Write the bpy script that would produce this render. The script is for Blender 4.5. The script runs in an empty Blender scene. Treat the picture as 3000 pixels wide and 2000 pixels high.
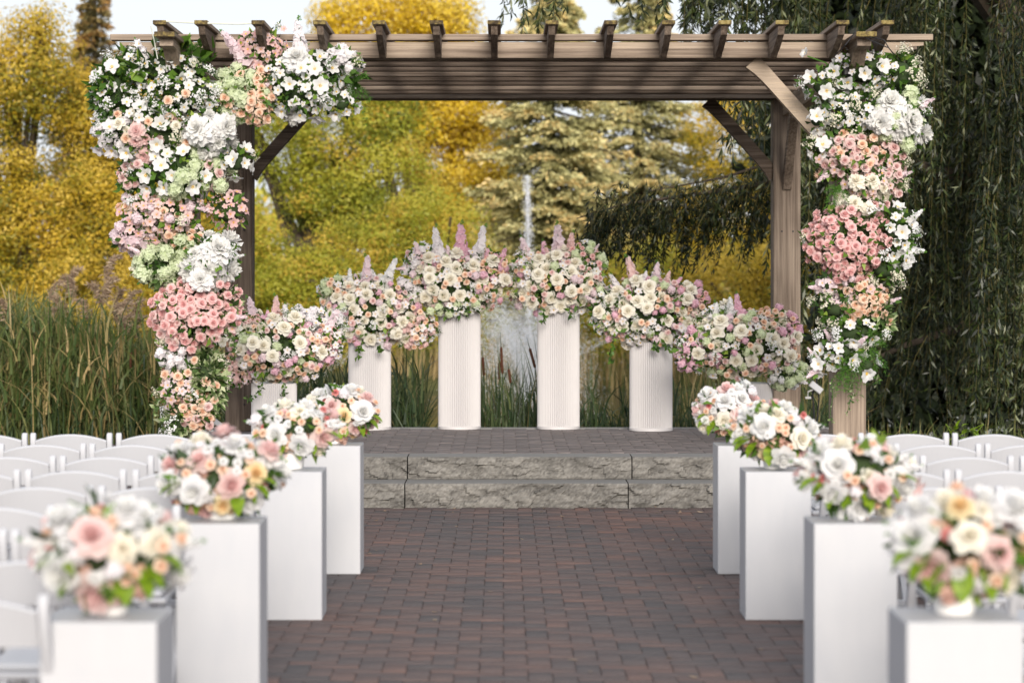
import bpy, bmesh, math, random
import numpy as np
from mathutils import Vector, Matrix, Quaternion, noise as mnoise

random.seed(7)
RNG = np.random.default_rng(7)
R = math.radians
S = bpy.context.scene
COL = S.collection
pi = math.pi

# ------------------------------------------------------------------ camera
F = 7083.0          # 85 mm on 36 mm, in photograph pixels (3000 wide)
VX, VY, HC = 1475.0, 823.0, 1.6
cam_d = bpy.data.cameras.new("camera")
cam = bpy.data.objects.new("camera", cam_d); COL.objects.link(cam)
cam.location = (0, 0, HC); cam.rotation_euler = (R(90), 0, 0)
cam_d.sensor_width = 36; cam_d.lens = 85
cam_d.shift_x = (1500 - VX) / 3000; cam_d.shift_y = -(1000 - VY) / 3000
cam_d.clip_start = 0.1; cam_d.clip_end = 2000
cam_d.dof.use_dof = True; cam_d.dof.focus_distance = 17.4; cam_d.dof.aperture_fstop = 2.5
S.camera = cam

# ------------------------------------------------------------------ world, sun, exposure
SUN_EL, SUN_AZ = R(17), R(6)      # azimuth: 0 = straight behind the camera, minus = from its left
w = bpy.data.worlds.new("World"); S.world = w; w.use_nodes = True
nt = w.node_tree; nt.nodes.clear()
wo = nt.nodes.new("ShaderNodeOutputWorld"); bg = nt.nodes.new("ShaderNodeBackground")
sky = nt.nodes.new("ShaderNodeTexSky"); sky.sky_type = 'NISHITA'; sky.sun_disc = False
sky.sun_elevation = SUN_EL; sky.sun_rotation = R(180) - SUN_AZ; sky.dust_density = 3.0; sky.air_density = 1.0
mixc = nt.nodes.new("ShaderNodeMix"); mixc.data_type = 'RGBA'; mixc.inputs[0].default_value = 0.82
nt.links.new(sky.outputs[0], mixc.inputs[6]); mixc.inputs[7].default_value = (7.35, 7.6, 8.1, 1)
nt.links.new(mixc.outputs[2], bg.inputs[0]); bg.inputs[1].default_value = 0.088
nt.links.new(bg.outputs[0], wo.inputs[0])
sd = bpy.data.lights.new("sun", 'SUN'); sd.energy = 3.0; sd.angle = R(22); sd.color = (1.0, 0.925, 0.83)
sun = bpy.data.objects.new("sun", sd); COL.objects.link(sun)
sdir = Vector((math.sin(SUN_AZ) * math.cos(SUN_EL), -math.cos(SUN_AZ) * math.cos(SUN_EL), math.sin(SUN_EL)))
sun.rotation_euler = sdir.to_track_quat('Z', 'Y').to_euler(); sun.location = (0, -10, 20)
vs = S.view_settings
vs.view_transform = 'Standard'; vs.look = 'None'; vs.exposure = 0.72; vs.gamma = 1.0; vs.use_curve_mapping = False
S.cycles.max_bounces = 7; S.cycles.diffuse_bounces = 4; S.cycles.transmission_bounces = 4; S.cycles.caustics_reflective = False
S.cycles.use_denoising = True

# ------------------------------------------------------------------ helpers
def P(x, y, D):
    """photograph pixel + real distance -> place in the world"""
    return Vector(((x - VX) * D / F, D, HC - (y - VY) * D / F))

def mat(name, stops, rough=0.6, attr=True, ns=(6, 6, 6), na=0.0, nd=3.0, rand=0.0, bump=0.0, bs=None, trans=0.0, spec=0.3,
        coord='Object', big=None, metal=0.0):
    m = bpy.data.materials.new(name); m.use_nodes = True
    t = m.node_tree; n = t.nodes; L = t.links; n.clear()
    out = n.new("ShaderNodeOutputMaterial"); pb = n.new("ShaderNodeBsdfPrincipled")
    pb.inputs["Roughness"].default_value = rough; pb.inputs["Specular IOR Level"].default_value = spec
    pb.inputs["Metallic"].default_value = metal
    def math_(op, a, b):
        k = n.new("ShaderNodeMath"); k.operation = op
        for i, v in enumerate((a, b)):
            if isinstance(v, (int, float)): k.inputs[i].default_value = v
            else: L.new(v, k.inputs[i])
        return k.outputs[0]
    if attr:
        at = n.new("ShaderNodeAttribute"); at.attribute_name = "tint"; f = at.outputs["Fac"]
    else: f = math_('ADD', 0.5, 0.0)
    tc = n.new("ShaderNodeTexCoord")
    src = tc.outputs['Object'] if coord == 'Object' else n.new("ShaderNodeNewGeometry").outputs['Position']
    if rand:
        oi = n.new("ShaderNodeObjectInfo"); f = math_('ADD', f, math_('MULTIPLY', math_('SUBTRACT', oi.outputs["Random"], 0.5), rand))
        ad = n.new("ShaderNodeVectorMath"); ad.operation = 'ADD'
        cx = n.new("ShaderNodeCombineXYZ"); L.new(math_('MULTIPLY', oi.outputs["Random"], 37.0), cx.inputs[0]); L.new(math_('MULTIPLY', oi.outputs["Random"], 91.0), cx.inputs[2])
        L.new(src, ad.inputs[0]); L.new(cx.outputs[0], ad.inputs[1]); src = ad.outputs[0]
    def noise_(sc, det):
        mp = n.new("ShaderNodeMapping"); mp.inputs["Scale"].default_value = sc; L.new(src, mp.inputs[0])
        nz = n.new("ShaderNodeTexNoise"); nz.inputs["Scale"].default_value = 1.0; nz.inputs["Detail"].default_value = det
        nz.inputs["Roughness"].default_value = 0.62
        L.new(mp.outputs[0], nz.inputs["Vector"]); return nz.outputs["Fac"]
    nz = None
    if na:
        nz = noise_(ns, nd); f = math_('ADD', f, math_('MULTIPLY', math_('SUBTRACT', nz, 0.5), na))
    if big:
        b = noise_(big[0], 2.0); f = math_('ADD', f, math_('MULTIPLY', math_('SUBTRACT', b, 0.5), big[1]))
    rp = n.new("ShaderNodeValToRGB"); el = rp.color_ramp.elements
    while len(el) < len(stops): el.new(0.5)
    for e, (p, c) in zip(el, stops): e.position = p; e.color = (*c, 1)
    L.new(f, rp.inputs[0]); L.new(rp.outputs[0], pb.inputs["Base Color"])
    if bump:
        bz = noise_(bs or ns, 5.0)
        bn = n.new("ShaderNodeBump"); bn.inputs["Strength"].default_value = bump; bn.inputs["Distance"].default_value = 0.01
        L.new(bz, bn.inputs["Height"]); L.new(bn.outputs[0], pb.inputs["Normal"])
    sh = pb.outputs[0]
    if trans:
        tr = n.new("ShaderNodeBsdfTranslucent"); L.new(rp.outputs[0], tr.inputs[0])
        mx = n.new("ShaderNodeMixShader"); mx.inputs[0].default_value = trans
        L.new(sh, mx.inputs[1]); L.new(tr.outputs[0], mx.inputs[2]); sh = mx.outputs[0]
    L.new(sh, out.inputs[0])
    return m

def flat(name, c, **k): return mat(name, [(0, tuple(v * 0.86 for v in c)), (1, tuple(min(1, v * 1.12) for v in c))], attr=False, na=k.pop('na', 0.5), **k)

def np_mesh(name, verts, faces, m, tint=None, smooth=False):
    """verts (N,3), faces (M,k) numpy, tint per vertex"""
    me = bpy.data.meshes.new(name)
    verts = np.asarray(verts, np.float32); faces = np.asarray(faces, np.int32)
    k = faces.shape[1]; M = len(faces)
    me.vertices.add(len(verts)); me.vertices.foreach_set("co", verts.ravel())
    me.loops.add(M * k); me.loops.foreach_set("vertex_index", faces.ravel())
    me.polygons.add(M); me.polygons.foreach_set("loop_start", np.arange(0, M * k, k, dtype=np.int32))
    me.polygons.foreach_set("loop_total", np.full(M, k, np.int32))
    if tint is not None:
        a = me.attributes.new("tint", 'FLOAT', 'POINT'); a.data.foreach_set("value", np.asarray(tint, np.float32))
    me.update(calc_edges=True); me.validate()
    if smooth: me.polygons.foreach_set("use_smooth", np.ones(len(me.polygons), bool))
    me.materials.append(m)
    return me

class MB:
    """collects shapes for ONE mesh"""
    def __init__(s): s.v = []; s.f = []; s.t = []; s.mi = []
    def add(s, vs_, fs, t=0.5, mi=0):
        o = len(s.v); s.v += [tuple(v) for v in vs_]; s.f += [tuple(i + o for i in f) for f in fs]
        s.t += list(t) if hasattr(t, '__len__') else [t] * len(vs_); s.mi += [mi] * len(fs); return s
    def box(s, lo, hi, bev=0.0, M=None, t=0.5, mi=0):
        bm = bmesh.new(); bmesh.ops.create_cube(bm, size=1)
        lo = Vector(lo); hi = Vector(hi); c = (lo + hi) / 2; d = hi - lo
        for v in bm.verts: v.co = Vector((v.co.x * d.x, v.co.y * d.y, v.co.z * d.z)) + c
        if bev: bmesh.ops.bevel(bm, geom=list(bm.edges), offset=bev, segments=1, affect='EDGES', profile=0.5)
        bm.verts.index_update()
        vs_ = [(M @ v.co if M else v.co) for v in bm.verts]; fs = [[v.index for v in f.verts] for f in bm.faces]
        bm.free(); return s.add(vs_, fs, t, mi)
    def tube(s, pts, rad, n=8, t=0.5, cap=True, mi=0):
        pts = [Vector(p) for p in pts]; rads = rad if hasattr(rad, '__len__') else [rad] * len(pts)
        vs_ = []; fs = []; up = Vector((0.13, 0.2, 1)).normalized()
        for i, p in enumerate(pts):
            d = (pts[min(i + 1, len(pts) - 1)] - pts[max(i - 1, 0)]).normalized()
            a = d.cross(up if abs(d.dot(up)) < 0.95 else Vector((1, 0, 0))).normalized(); b = d.cross(a)
            for k in range(n):
                q = 2 * pi * k / n; vs_.append(p + (a * math.cos(q) + b * math.sin(q)) * rads[i])
        for i in range(len(pts) - 1):
            for k in range(n): fs.append((i * n + k, i * n + (k + 1) % n, (i + 1) * n + (k + 1) % n, (i + 1) * n + k))
        if cap: fs += [tuple(range(n))[::-1], tuple(range((len(pts) - 1) * n, len(pts) * n))]
        return s.add(vs_, fs, t, mi)
    def lathe(s, prof, n=32, c=(0, 0, 0), t=0.5):
        vs_ = []; fs = []
        for r, z in prof:
            for k in range(n):
                q = 2 * pi * k / n; vs_.append((c[0] + r * math.cos(q), c[1] + r * math.sin(q), c[2] + z))
        for i in range(len(prof) - 1):
            for k in range(n): fs.append((i * n + k, i * n + (k + 1) % n, (i + 1) * n + (k + 1) % n, (i + 1) * n + k))
        return s.add(vs_, fs, t)
    def prism(s, poly, axis, lo, hi, t=0.5):
        """poly of 2-D points extruded along axis ('x': points are (y,z); 'y': points are (x,z))"""
        n = len(poly)
        mk = (lambda p, h: (h, p[0], p[1])) if axis == 'x' else (lambda p, h: (p[0], h, p[1]))
        vs_ = [mk(p, lo) for p in poly] + [mk(p, hi) for p in poly]
        fs = [tuple(range(n)), tuple(range(n, 2 * n))[::-1]] + [(i, i + n, (i + 1) % n + n, (i + 1) % n) for i in range(n)]
        s.add(vs_, fs, t); s.fix = True; return s
    def mesh(s, name, mats, smooth=False):
        me = bpy.data.meshes.new(name); me.from_pydata(s.v, [], s.f)
        a = me.attributes.new("tint", 'FLOAT', 'POINT'); a.data.foreach_set("value", np.asarray(s.t, np.float32))
        mats = mats if isinstance(mats, (list, tuple)) else [mats]
        for m in mats: me.materials.append(m)
        me.polygons.foreach_set("material_index", np.asarray(s.mi, np.int32))
        bm = bmesh.new(); bm.from_mesh(me); bmesh.ops.recalc_face_normals(bm, faces=bm.faces); bm.to_mesh(me); bm.free()
        if smooth: me.polygons.foreach_set("use_smooth", np.ones(len(me.polygons), bool))
        me.update(); return me

def ob(name, me, parent=None, loc=None, rot=None, sc=None):
    o = bpy.data.objects.new(name, me); COL.objects.link(o)
    if parent: o.parent = parent
    if loc is not None: o.location = loc
    if rot is not None: o.rotation_euler = rot
    if sc is not None: o.scale = (sc, sc, sc) if isinstance(sc, (int, float)) else sc
    return o
def tag(o, label, cat, group=None, kind=None):
    o['label'] = label; o['category'] = cat
    if group: o['group'] = group
    if kind: o['kind'] = kind
    return o
def thing(name, label, cat, loc=(0, 0, 0), group=None):
    return tag(ob(name, None, loc=loc), label, cat, group)
def struct(o): o['kind'] = 'structure'; return o
def stuff(o): o['kind'] = 'stuff'; return o
def copy_tree(o, parent=None, loc=None):
    c = o.copy(); COL.objects.link(c); c.parent = parent
    if loc is not None: c.location = loc
    for ch in list(o.children): copy_tree(ch, c)
    return c

def leafset(base, d, ln, wd, rng, fold=0.25, nrm=None):
    """folded pointed leaves as 2 quads each (6 verts): returns verts, faces"""
    N = len(base); base = np.asarray(base); d = np.asarray(d); d = d / np.linalg.norm(d, axis=1, keepdims=True)
    r = rng.normal(size=(N, 3)) if nrm is None else nrm
    if nrm is not None: d = d - nrm * (d * nrm).sum(1, keepdims=True) * .8; d /= np.linalg.norm(d, axis=1, keepdims=True) + 1e-9
    sd_ = np.cross(d, r); sd_ /= np.linalg.norm(sd_, axis=1, keepdims=True) + 1e-9
    nn = np.cross(d, sd_); ln = np.asarray(ln)[:, None]; wd = np.asarray(wd)[:, None]
    v = np.stack([base, base + d * ln * 0.5 + sd_ * wd * 0.5 + nn * wd * fold, base + d * ln - nn * ln * 0.12,
                  base + d * ln * 0.5 - sd_ * wd * 0.5 + nn * wd * fold], 1).reshape(-1, 3)
    f = (np.arange(N)[:, None] * 4 + np.array([[0, 1, 2, 3]]))
    return v, f

# ------------------------------------------------------------------ materials
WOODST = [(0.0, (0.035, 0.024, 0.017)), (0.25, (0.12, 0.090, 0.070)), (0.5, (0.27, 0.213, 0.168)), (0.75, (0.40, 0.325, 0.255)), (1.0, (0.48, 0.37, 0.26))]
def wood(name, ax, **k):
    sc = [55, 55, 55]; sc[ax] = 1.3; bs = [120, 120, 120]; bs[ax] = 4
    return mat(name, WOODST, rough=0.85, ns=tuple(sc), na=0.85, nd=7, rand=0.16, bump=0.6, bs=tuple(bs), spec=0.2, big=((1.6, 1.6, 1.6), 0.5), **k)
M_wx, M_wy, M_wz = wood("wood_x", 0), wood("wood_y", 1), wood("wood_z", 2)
M_lichen = mat("lichen_end_grain", [(0.15, (0.03, 0.022, 0.015)), (0.45, (0.09, 0.066, 0.032)), (0.62, (0.19, 0.145, 0.05)), (0.9, (0.27, 0.22, 0.10))], rough=0.95, attr=False, ns=(38, 38, 38), na=1.5, rand=0.2)
M_paver = mat("paver", [(0.0, (0.058, 0.055, 0.058)), (0.33, (0.080, 0.068, 0.068)), (0.55, (0.108, 0.076, 0.070)), (0.8, (0.142, 0.085, 0.071)), (1.0, (0.19, 0.102, 0.078))],
              rough=0.72, ns=(5, 30, 10), na=0.6, nd=5, bump=0.35, bs=(160, 160, 160), coord='World', big=((0.9, 0.35, 1), 0.75), spec=0.35)
M_paver2 = mat("platform_paver", [(0.0, (0.095, 0.085, 0.085)), (0.5, (0.145, 0.125, 0.122)), (1.0, (0.21, 0.18, 0.178))],
              rough=0.7, ns=(5, 20, 10), na=0.4, nd=5, bump=0.3, bs=(160, 160, 160), coord='World', big=((0.9, 0.9, 1), 0.4), spec=0.35)
M_bed = flat("paving_sand", (0.05, 0.044, 0.04), ns=(40, 40, 40), rough=0.95)
M_stone = mat("rock_face", [(0.0, (0.038, 0.035, 0.033)), (0.4, (0.115, 0.109, 0.101)), (0.65, (0.20, 0.19, 0.175)), (1.0, (0.30, 0.285, 0.265))], rough=0.9, ns=(9, 9, 20), na=0.8, nd=7, bump=0.6, bs=(60, 60, 60), coord='World', big=((2.2, 2, 5), 0.35))
M_cap = mat("sawn_stone", [(0.0, (0.10, 0.10, 0.10)), (0.5, (0.19, 0.187, 0.184)), (1.0, (0.27, 0.265, 0.26))], rough=0.85, attr=False, ns=(14, 30, 14), na=0.7, nd=6, coord='World')
M_white = mat("white_paint", [(0.0, (0.37, 0.382, 0.42)), (0.35, (0.43, 0.44, 0.472)), (0.6, (0.46, 0.467, 0.492)), (1.0, (0.50, 0.503, 0.525))], rough=0.4, big=((1.3, 1.3, 2.2), .9), attr=False, ns=(22, 22, 5), na=0.35, nd=3, rand=0.15, bump=0.04, bs=(30, 30, 30))
M_resin = mat("white_resin", [(0.0, (0.405, 0.413, 0.445)), (1.0, (0.475, 0.482, 0.512))], rough=0.55, attr=False, ns=(5, 5, 5), na=0.4, rand=0.15, spec=0.25)
M_flute = mat("fluted_white", [(0.0, (0.44, 0.425, 0.435)), (0.5, (0.53, 0.515, 0.525)), (1.0, (0.58, 0.565, 0.575))], rough=0.5, attr=False, ns=(3, 3, 2), na=0.6, nd=4, rand=0.1)
M_bowl = flat("bowl_ceramic", (0.82, 0.81, 0.80), rough=0.35, na=0.1)
M_black = flat("black_plastic", (0.02, 0.02, 0.022), rough=0.5)
M_grey = flat("grey_metal", (0.42, 0.42, 0.42), rough=0.4, na=0.2)
M_strap = flat("pale_strap", (0.55, 0.58, 0.52), rough=0.8)
M_bark = mat("bark", [(0, (0.02, 0.016, 0.012)), (0.5, (0.06, 0.045, 0.033)), (1, (0.14, 0.11, 0.085))], attr=False, rough=0.95, ns=(8, 8, 2), na=1.0, nd=6, bump=0.6, coord='World')

def leafmat(name, stops, trans=0.36, rough=0.5, spec=0.35): return mat(name, stops, rough=rough, trans=trans, spec=spec, ns=(1.2, 1.2, 1.2), na=0.35, coord='World')
M_gold = leafmat("golden_leaves", [(0, (0.035, 0.045, 0.008)), (0.3, (0.15, 0.155, 0.016)), (0.56, (0.33, 0.275, 0.024)), (0.8, (0.56, 0.375, 0.025)), (1, (0.66, 0.48, 0.08))])
M_olive = leafmat("olive_leaves", [(0, (0.03, 0.045, 0.008)), (0.28, (0.15, 0.18, 0.018)), (0.58, (0.34, 0.355, 0.03)), (0.88, (0.50, 0.46, 0.06)), (1, (0.62, 0.42, 0.06))])
M_maple = leafmat("yellow_maple_leaves", [(0, (0.20, 0.12, 0.012)), (0.35, (0.47, 0.30, 0.014)), (0.7, (0.74, 0.52, 0.02)), (1, (0.80, 0.62, 0.10))])
M_spruce = leafmat("spruce_needles", [(0, (0.03, 0.04, 0.02)), (0.25, (0.14, 0.15, 0.065)), (0.5, (0.42, 0.40, 0.18)), (0.8, (0.62, 0.57, 0.28)), (1, (0.70, 0.52, 0.22))], trans=0.15)
M_spruce2 = leafmat("brown_spruce_needles", [(0, (0.03, 0.035, 0.016)), (0.4, (0.11, 0.105, 0.04)), (0.75, (0.26, 0.19, 0.07)), (1, (0.42, 0.25, 0.09))], trans=0.15)
M_willow = leafmat("willow_leaves", [(0, (0.005, 0.009, 0.003)), (0.5, (0.017, 0.028, 0.008)), (0.76, (0.05, 0.07, 0.016)), (0.92, (0.115, 0.135, 0.05)), (1, (0.24, 0.26, 0.16))], trans=0.2, rough=0.42, spec=0.4)
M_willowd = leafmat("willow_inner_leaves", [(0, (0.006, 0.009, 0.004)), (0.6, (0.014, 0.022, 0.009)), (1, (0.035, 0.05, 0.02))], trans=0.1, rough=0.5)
M_twig = flat("willow_twigs", (0.12, 0.10, 0.03), rough=0.7)
M_reed = leafmat("reed_blades", [(0, (0.018, 0.036, 0.010)), (0.4, (0.065, 0.105, 0.026)), (0.68, (0.15, 0.175, 0.055)), (0.82, (0.34, 0.26, 0.11)), (1, (0.50, 0.37, 0.18))], trans=0.3)
M_reedd = leafmat("sedge_blades", [(0, (0.010, 0.022, 0.010)), (0.5, (0.035, 0.065, 0.025)), (0.85, (0.085, 0.11, 0.04)), (1, (0.20, 0.17, 0.07))], trans=0.25)
M_plume = leafmat("reed_plumes", [(0, (0.17, 0.115, 0.08)), (0.5, (0.34, 0.245, 0.17)), (1, (0.50, 0.39, 0.28))], trans=0.3, rough=0.9)
M_cattail = flat("cattail_brown", (0.075, 0.028, 0.014), rough=0.95, ns=(60, 60, 60))
M_leafb = leafmat("bouquet_leaves", [(0, (0.02, 0.05, 0.012)), (0.4, (0.055, 0.125, 0.02)), (0.75, (0.12, 0.23, 0.03)), (1, (0.26, 0.36, 0.06))], trans=0.3)
M_leafbig = leafmat("large_leaf", [(0, (0.07, 0.14, 0.008)), (0.5, (0.17, 0.28, 0.014)), (1, (0.32, 0.42, 0.03))], trans=0.3)
M_var = leafmat("variegated_leaves", [(0, (0.03, 0.065, 0.02)), (0.5, (0.085, 0.15, 0.04)), (0.72, (0.24, 0.32, 0.13)), (1, (0.55, 0.60, 0.38))], trans=0.3)
M_fern = leafmat("asparagus_fern", [(0, (0.025, 0.085, 0.012)), (0.5, (0.075, 0.19, 0.025)), (1, (0.16, 0.33, 0.05))], trans=0.3)
M_foam = flat("foliage_core", (0.03, 0.05, 0.018), rough=0.95, ns=(30, 30, 30))
M_ground = mat("grass_soil", [(0, (0.03, 0.035, 0.012)), (0.5, (0.085, 0.085, 0.028)), (1, (0.20, 0.16, 0.055))], attr=False, rough=0.95, ns=(0.9, 0.9, 0.9), na=1.1, nd=7, bump=0.5, bs=(25, 25, 25), coord='World')
def watermat():
    m = mat("pond_water", [(0, (0.020, 0.026, 0.022)), (1, (0.035, 0.042, 0.034))], attr=False, rough=0.06, na=0.5, ns=(1, 1, 1), bump=1.0, bs=(9.0, 3.2, 3), coord='World', spec=0.5)
    return m
M_water = watermat()
M_drop = mat("water_spray", [(0, (0.80, 0.82, 0.86)), (1, (0.92, 0.93, 0.95))], attr=False, rough=0.3, trans=0.45, spec=0.5)

# ------------------------------------------------------------------ terrain, pond
PC, PR = (1.5, 33.2), (9.0, 11.0)
def hgt(x, y):
    e = np.sqrt(((x - PC[0]) / PR[0]) ** 2 + ((y - PC[1]) / PR[1]) ** 2)
    z = np.where(e < 1, -0.05 - 1.3 * np.clip((1 - e) * 3.0, 0, 1), -0.05)
    z = z + np.where(y > 40, np.clip((e - 1.0), 0, 2) * 0.35, 0) + np.clip(y - 70, 0, 400) * 0.008
    return z
xs = np.concatenate([np.linspace(-500, -20, 14), np.linspace(-18, 18, 73), np.linspace(20, 500, 14)])
ys = np.concatenate([np.linspace(-60, 18, 14), np.linspace(20, 50, 76), np.linspace(52, 900, 30)])
X, Y = np.meshgrid(xs, ys); Z = hgt(X, Y); nx, ny = len(xs), len(ys)
gv = np.stack([X, Y, Z], -1).reshape(-1, 3); gi = np.arange(nx * ny).reshape(ny, nx)
gf = np.stack([gi[:-1, :-1], gi[:-1, 1:], gi[1:, 1:], gi[1:, :-1]], -1).reshape(-1, 4)
struct(ob("ground", np_mesh("ground", gv, gf, M_ground, smooth=True)))
n = 72
wv = [(PC[0], PC[1], -0.34)] + [(PC[0] + PR[0] * 1.02 * math.cos(2 * pi * k / n), PC[1] + PR[1] * 1.02 * math.sin(2 * pi * k / n), -0.34) for k in range(n)]
struct(ob("pond_water", np_mesh("pond_water", wv, [(0, 1 + k, 1 + (k + 1) % n) for k in range(n)], M_water)))

# ------------------------------------------------------------------ patio paving
BR = 0.1
def paver_mesh(name, cells, m, top, th=0.05, gapw=0.0025, ch=0.003):
    """cells: list of (cx, cy, tint, dz, along_y); one chamfered 0.1 x 0.2 brick each"""
    c = np.array(cells, float); N = len(c); ring = np.array([[-1, -1], [1, -1], [1, 1], [-1, 1]])
    lx = np.where(c[:, 4] > .5, BR, 2 * BR) / 2 - gapw / 2; ly = np.where(c[:, 4] > .5, 2 * BR, BR) / 2 - gapw / 2
    v = np.zeros((N, 12, 3))
    for lev, (z, ins) in enumerate(((-th, 0), (-ch, 0), (0, ch))):
        for q in range(4):
            v[:, lev * 4 + q, 0] = c[:, 0] + ring[q, 0] * (lx - ins); v[:, lev * 4 + q, 1] = c[:, 1] + ring[q, 1] * (ly - ins); v[:, lev * 4 + q, 2] = top + c[:, 3] + z
    lf = [(8, 9, 10, 11)] + [(a + k, a + (k + 1) % 4, a + 4 + (k + 1) % 4, a + 4 + k) for a in (0, 4) for k in range(4)]
    f = np.arange(N)[:, None, None] * 12 + np.array(lf)[None]
    return np_mesh(name, v.reshape(-1, 3), f.reshape(-1, 4), m, np.repeat(c[:, 2], 12))
def cellgrid(x0, x1, y0, y1, rng):
    """90-degree herringbone"""
    out = []
    for i in range(math.floor(x0 / BR), math.ceil(x1 / BR)):
        for j in range(math.floor(y0 / BR), math.ceil(y1 / BR)):
            m_ = (i + j) % 4
            if m_ == 0: cx, cy, al = (i + 1) * BR, (j + .5) * BR, 0
            elif m_ == 2: cx, cy, al = (i + .5) * BR, (j + 1) * BR, 1
            else: continue
            hx, hy = (BR / 2, BR) if al else (BR, BR / 2)
            if cx - hx >= x0 - 1e-6 and cx + hx <= x1 + 1e-6 and cy - hy >= y0 - 1e-6 and cy + hy <= y1 + 1e-6: out.append((cx, cy, float(np.clip(rng.normal(0.5, 0.11), 0, 1)), float(rng.normal(0, 0.0013)), al))
            elif al == 0 and cx - hx < x0 <= cx + 1e-6 and 0: pass
    return out
b = MB(); b.box((-9, -4, -0.25), (9, 17.6, -0.014)); b.box((-9, 17.6, -0.25), (-2.8, 23.9, -0.014)); b.box((2.96, 17.6, -0.25), (9, 20.6, -0.014))
patio = struct(ob("patio", b.mesh("patio_bed", M_bed)))
cells = cellgrid(-3.6, 3.6, 4.0, 17.14, RNG) + cellgrid(-6.0, -2.85, 17.2, 23.8, RNG)
near = sorted([c for c in cells if -1.0 < c[0] < 1.25 and c[1] > 9.55], key=lambda c: c[1])[:298]
ns_ = set(near); rest = [c for c in cells if c not in ns_]
stuff(ob("pavers", paver_mesh("pavers", rest, M_paver, 0.0), patio))
variants = [[paver_mesh("paver", [(0, 0, t, 0, al)], M_paver, 0.0) for t in np.linspace(0.08, 0.92, 12)] for al in (0, 1)]
for cx, cy, t, dz, al in near:
    ob("paver", variants[al][int(np.clip((t - 0.08) / 0.84 * 11, 0, 11))], patio, (cx, cy, dz), (random.gauss(0, .003), random.gauss(0, .004), random.gauss(0, .006)))

# ------------------------------------------------------------------ platform and rock-faced steps
PZ = 0.326; PX0, PX1, PY0, PY1 = -2.75, 2.95, 17.86, 21.05
b = MB(); b.box((PX0, PY0, -0.2), (PX1, PY1, PZ - 0.016))
plat = struct(ob("platform", b.mesh("platform_bed", M_cap)))
pc = cellgrid(PX0 + 0.02, PX1 - 0.02, 17.9, PY1 - 0.12, RNG)
near = sorted([c for c in pc if -1.3 < c[0] < 1.6], key=lambda c: c[1])[:298]; ns_ = set(near)
stuff(ob("pavers", paver_mesh("platform_pavers", [c for c in pc if c not in ns_], M_paver2, PZ, th=0.03), plat))
variants = [[paver_mesh("platform_paver", [(0, 0, t, 0, al)], M_paver2, 0, th=0.03) for t in np.linspace(0.1, 0.9, 8)] for al in (0, 1)]
for cx, cy, t, dz, al in near: ob("paver", variants[al][int(np.clip((t - 0.1) / 0.8 * 7, 0, 7))], plat, (cx, cy, PZ + dz), (random.gauss(0, .004), random.gauss(0, .004), 0))
b = MB(); b.box((PX0, PY1 - 0.115, PZ - 0.05), (PX1, PY1 + 0.01, PZ + 0.002), 0.004)
ob("edge_kerb", b.mesh("edge_kerb", M_cap), plat)

def rock_block(x0, x1, y0, y1, z0, z1, seed):
    rng = np.random.default_rng(seed); nx_, nz_ = int((x1 - x0) / 0.012), 16
    us = np.linspace(x0, x1, nx_); vz = np.linspace(z0, z1, nz_); U, V = np.meshgrid(us, vz)
    k = int((x1 - x0) / 0.022)
    sx, sz = rng.uniform(x0, x1, k), rng.uniform(z0, z1, k); off = rng.uniform(0.0, 0.020, k); slx, slz = rng.normal(0, 0.16, k), rng.normal(0.03, 0.26, k)
    d = ((U[..., None] - sx) * 0.75) ** 2 + ((V[..., None] - sz) * 1.5) ** 2; i = d.argmin(-1)
    disp = off[i] + slx[i] * (U - sx[i]) + slz[i] * (V - sz[i])
    fine = np.array([[mnoise.fractal(Vector((u * 14, seed * 3.1, v * 26)), 0.9, 2.2, 5) for u in us] for v in vz]) * 0.009
    edge = np.clip(np.minimum(V - z0, z1 - V) / 0.018, 0, 1); disp = (np.clip(disp, -0.01, 0.045) * .75 + fine) * (0.25 + 0.75 * edge)
    Yv = y0 - 0.012 - disp
    Yv[-1] = y0 - 0.006; 
    v = np.stack([U, Yv, V], -1).reshape(-1, 3); gi = np.arange(nx_ * nz_).reshape(nz_, nx_)
    f = np.stack([gi[:-1, :-1], gi[:-1, 1:], gi[1:, 1:], gi[1:, :-1]], -1).reshape(-1, 4)
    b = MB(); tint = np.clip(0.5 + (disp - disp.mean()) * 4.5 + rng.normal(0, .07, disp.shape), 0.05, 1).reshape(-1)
    b.add(v.tolist(), f.tolist(), tint.tolist())
    # sawn top with a slightly wandering front arris, sides, back
    m_ = len(b.v); top = [(u, y0 - 0.006, z1) for u in us]; bk = [(u, y1, z1) for u in us]
    b.add(top + bk, [(q, q + 1, nx_ + q + 1, nx_ + q) for q in range(nx_ - 1)], 0.5, 1)
    b.add([(x0, y0 - .006, z0), (x0, y1, z0), (x0, y1, z1), (x0, y0 - .006, z1)], [(0, 1, 2, 3)], 0.3)
    b.add([(x1, y0 - .006, z0), (x1, y1, z0), (x1, y1, z1), (x1, y0 - .006, z1)], [(0, 1, 2, 3)], 0.3)
    b.add([(x0, y1, z0), (x1, y1, z0), (x1, y1, z1), (x0, y1, z1)], [(0, 1, 2, 3)], 0.3)
    return b.mesh("step_block", [M_stone, M_cap])
steps = thing("stone_steps", "two grey rock-faced stone steps leading up to the paved platform", "steps", (0, 17.17, 0))
for course, (ya, yb, za, zb, joints) in enumerate(((17.17, 17.56, -0.02, 0.165, (-2.3, -0.70, 0.885, 2.5)), (17.52, 17.875, 0.167, PZ + .001, (-2.32, -0.695, 0.93, 2.52)))):
    for k in range(3):
        o = ob("step_block", rock_block(joints[k] + 0.004, joints[k + 1] - 0.004, ya, yb, za, zb, 11 + course * 5 + k), steps, (0, -17.17, 0))

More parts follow.
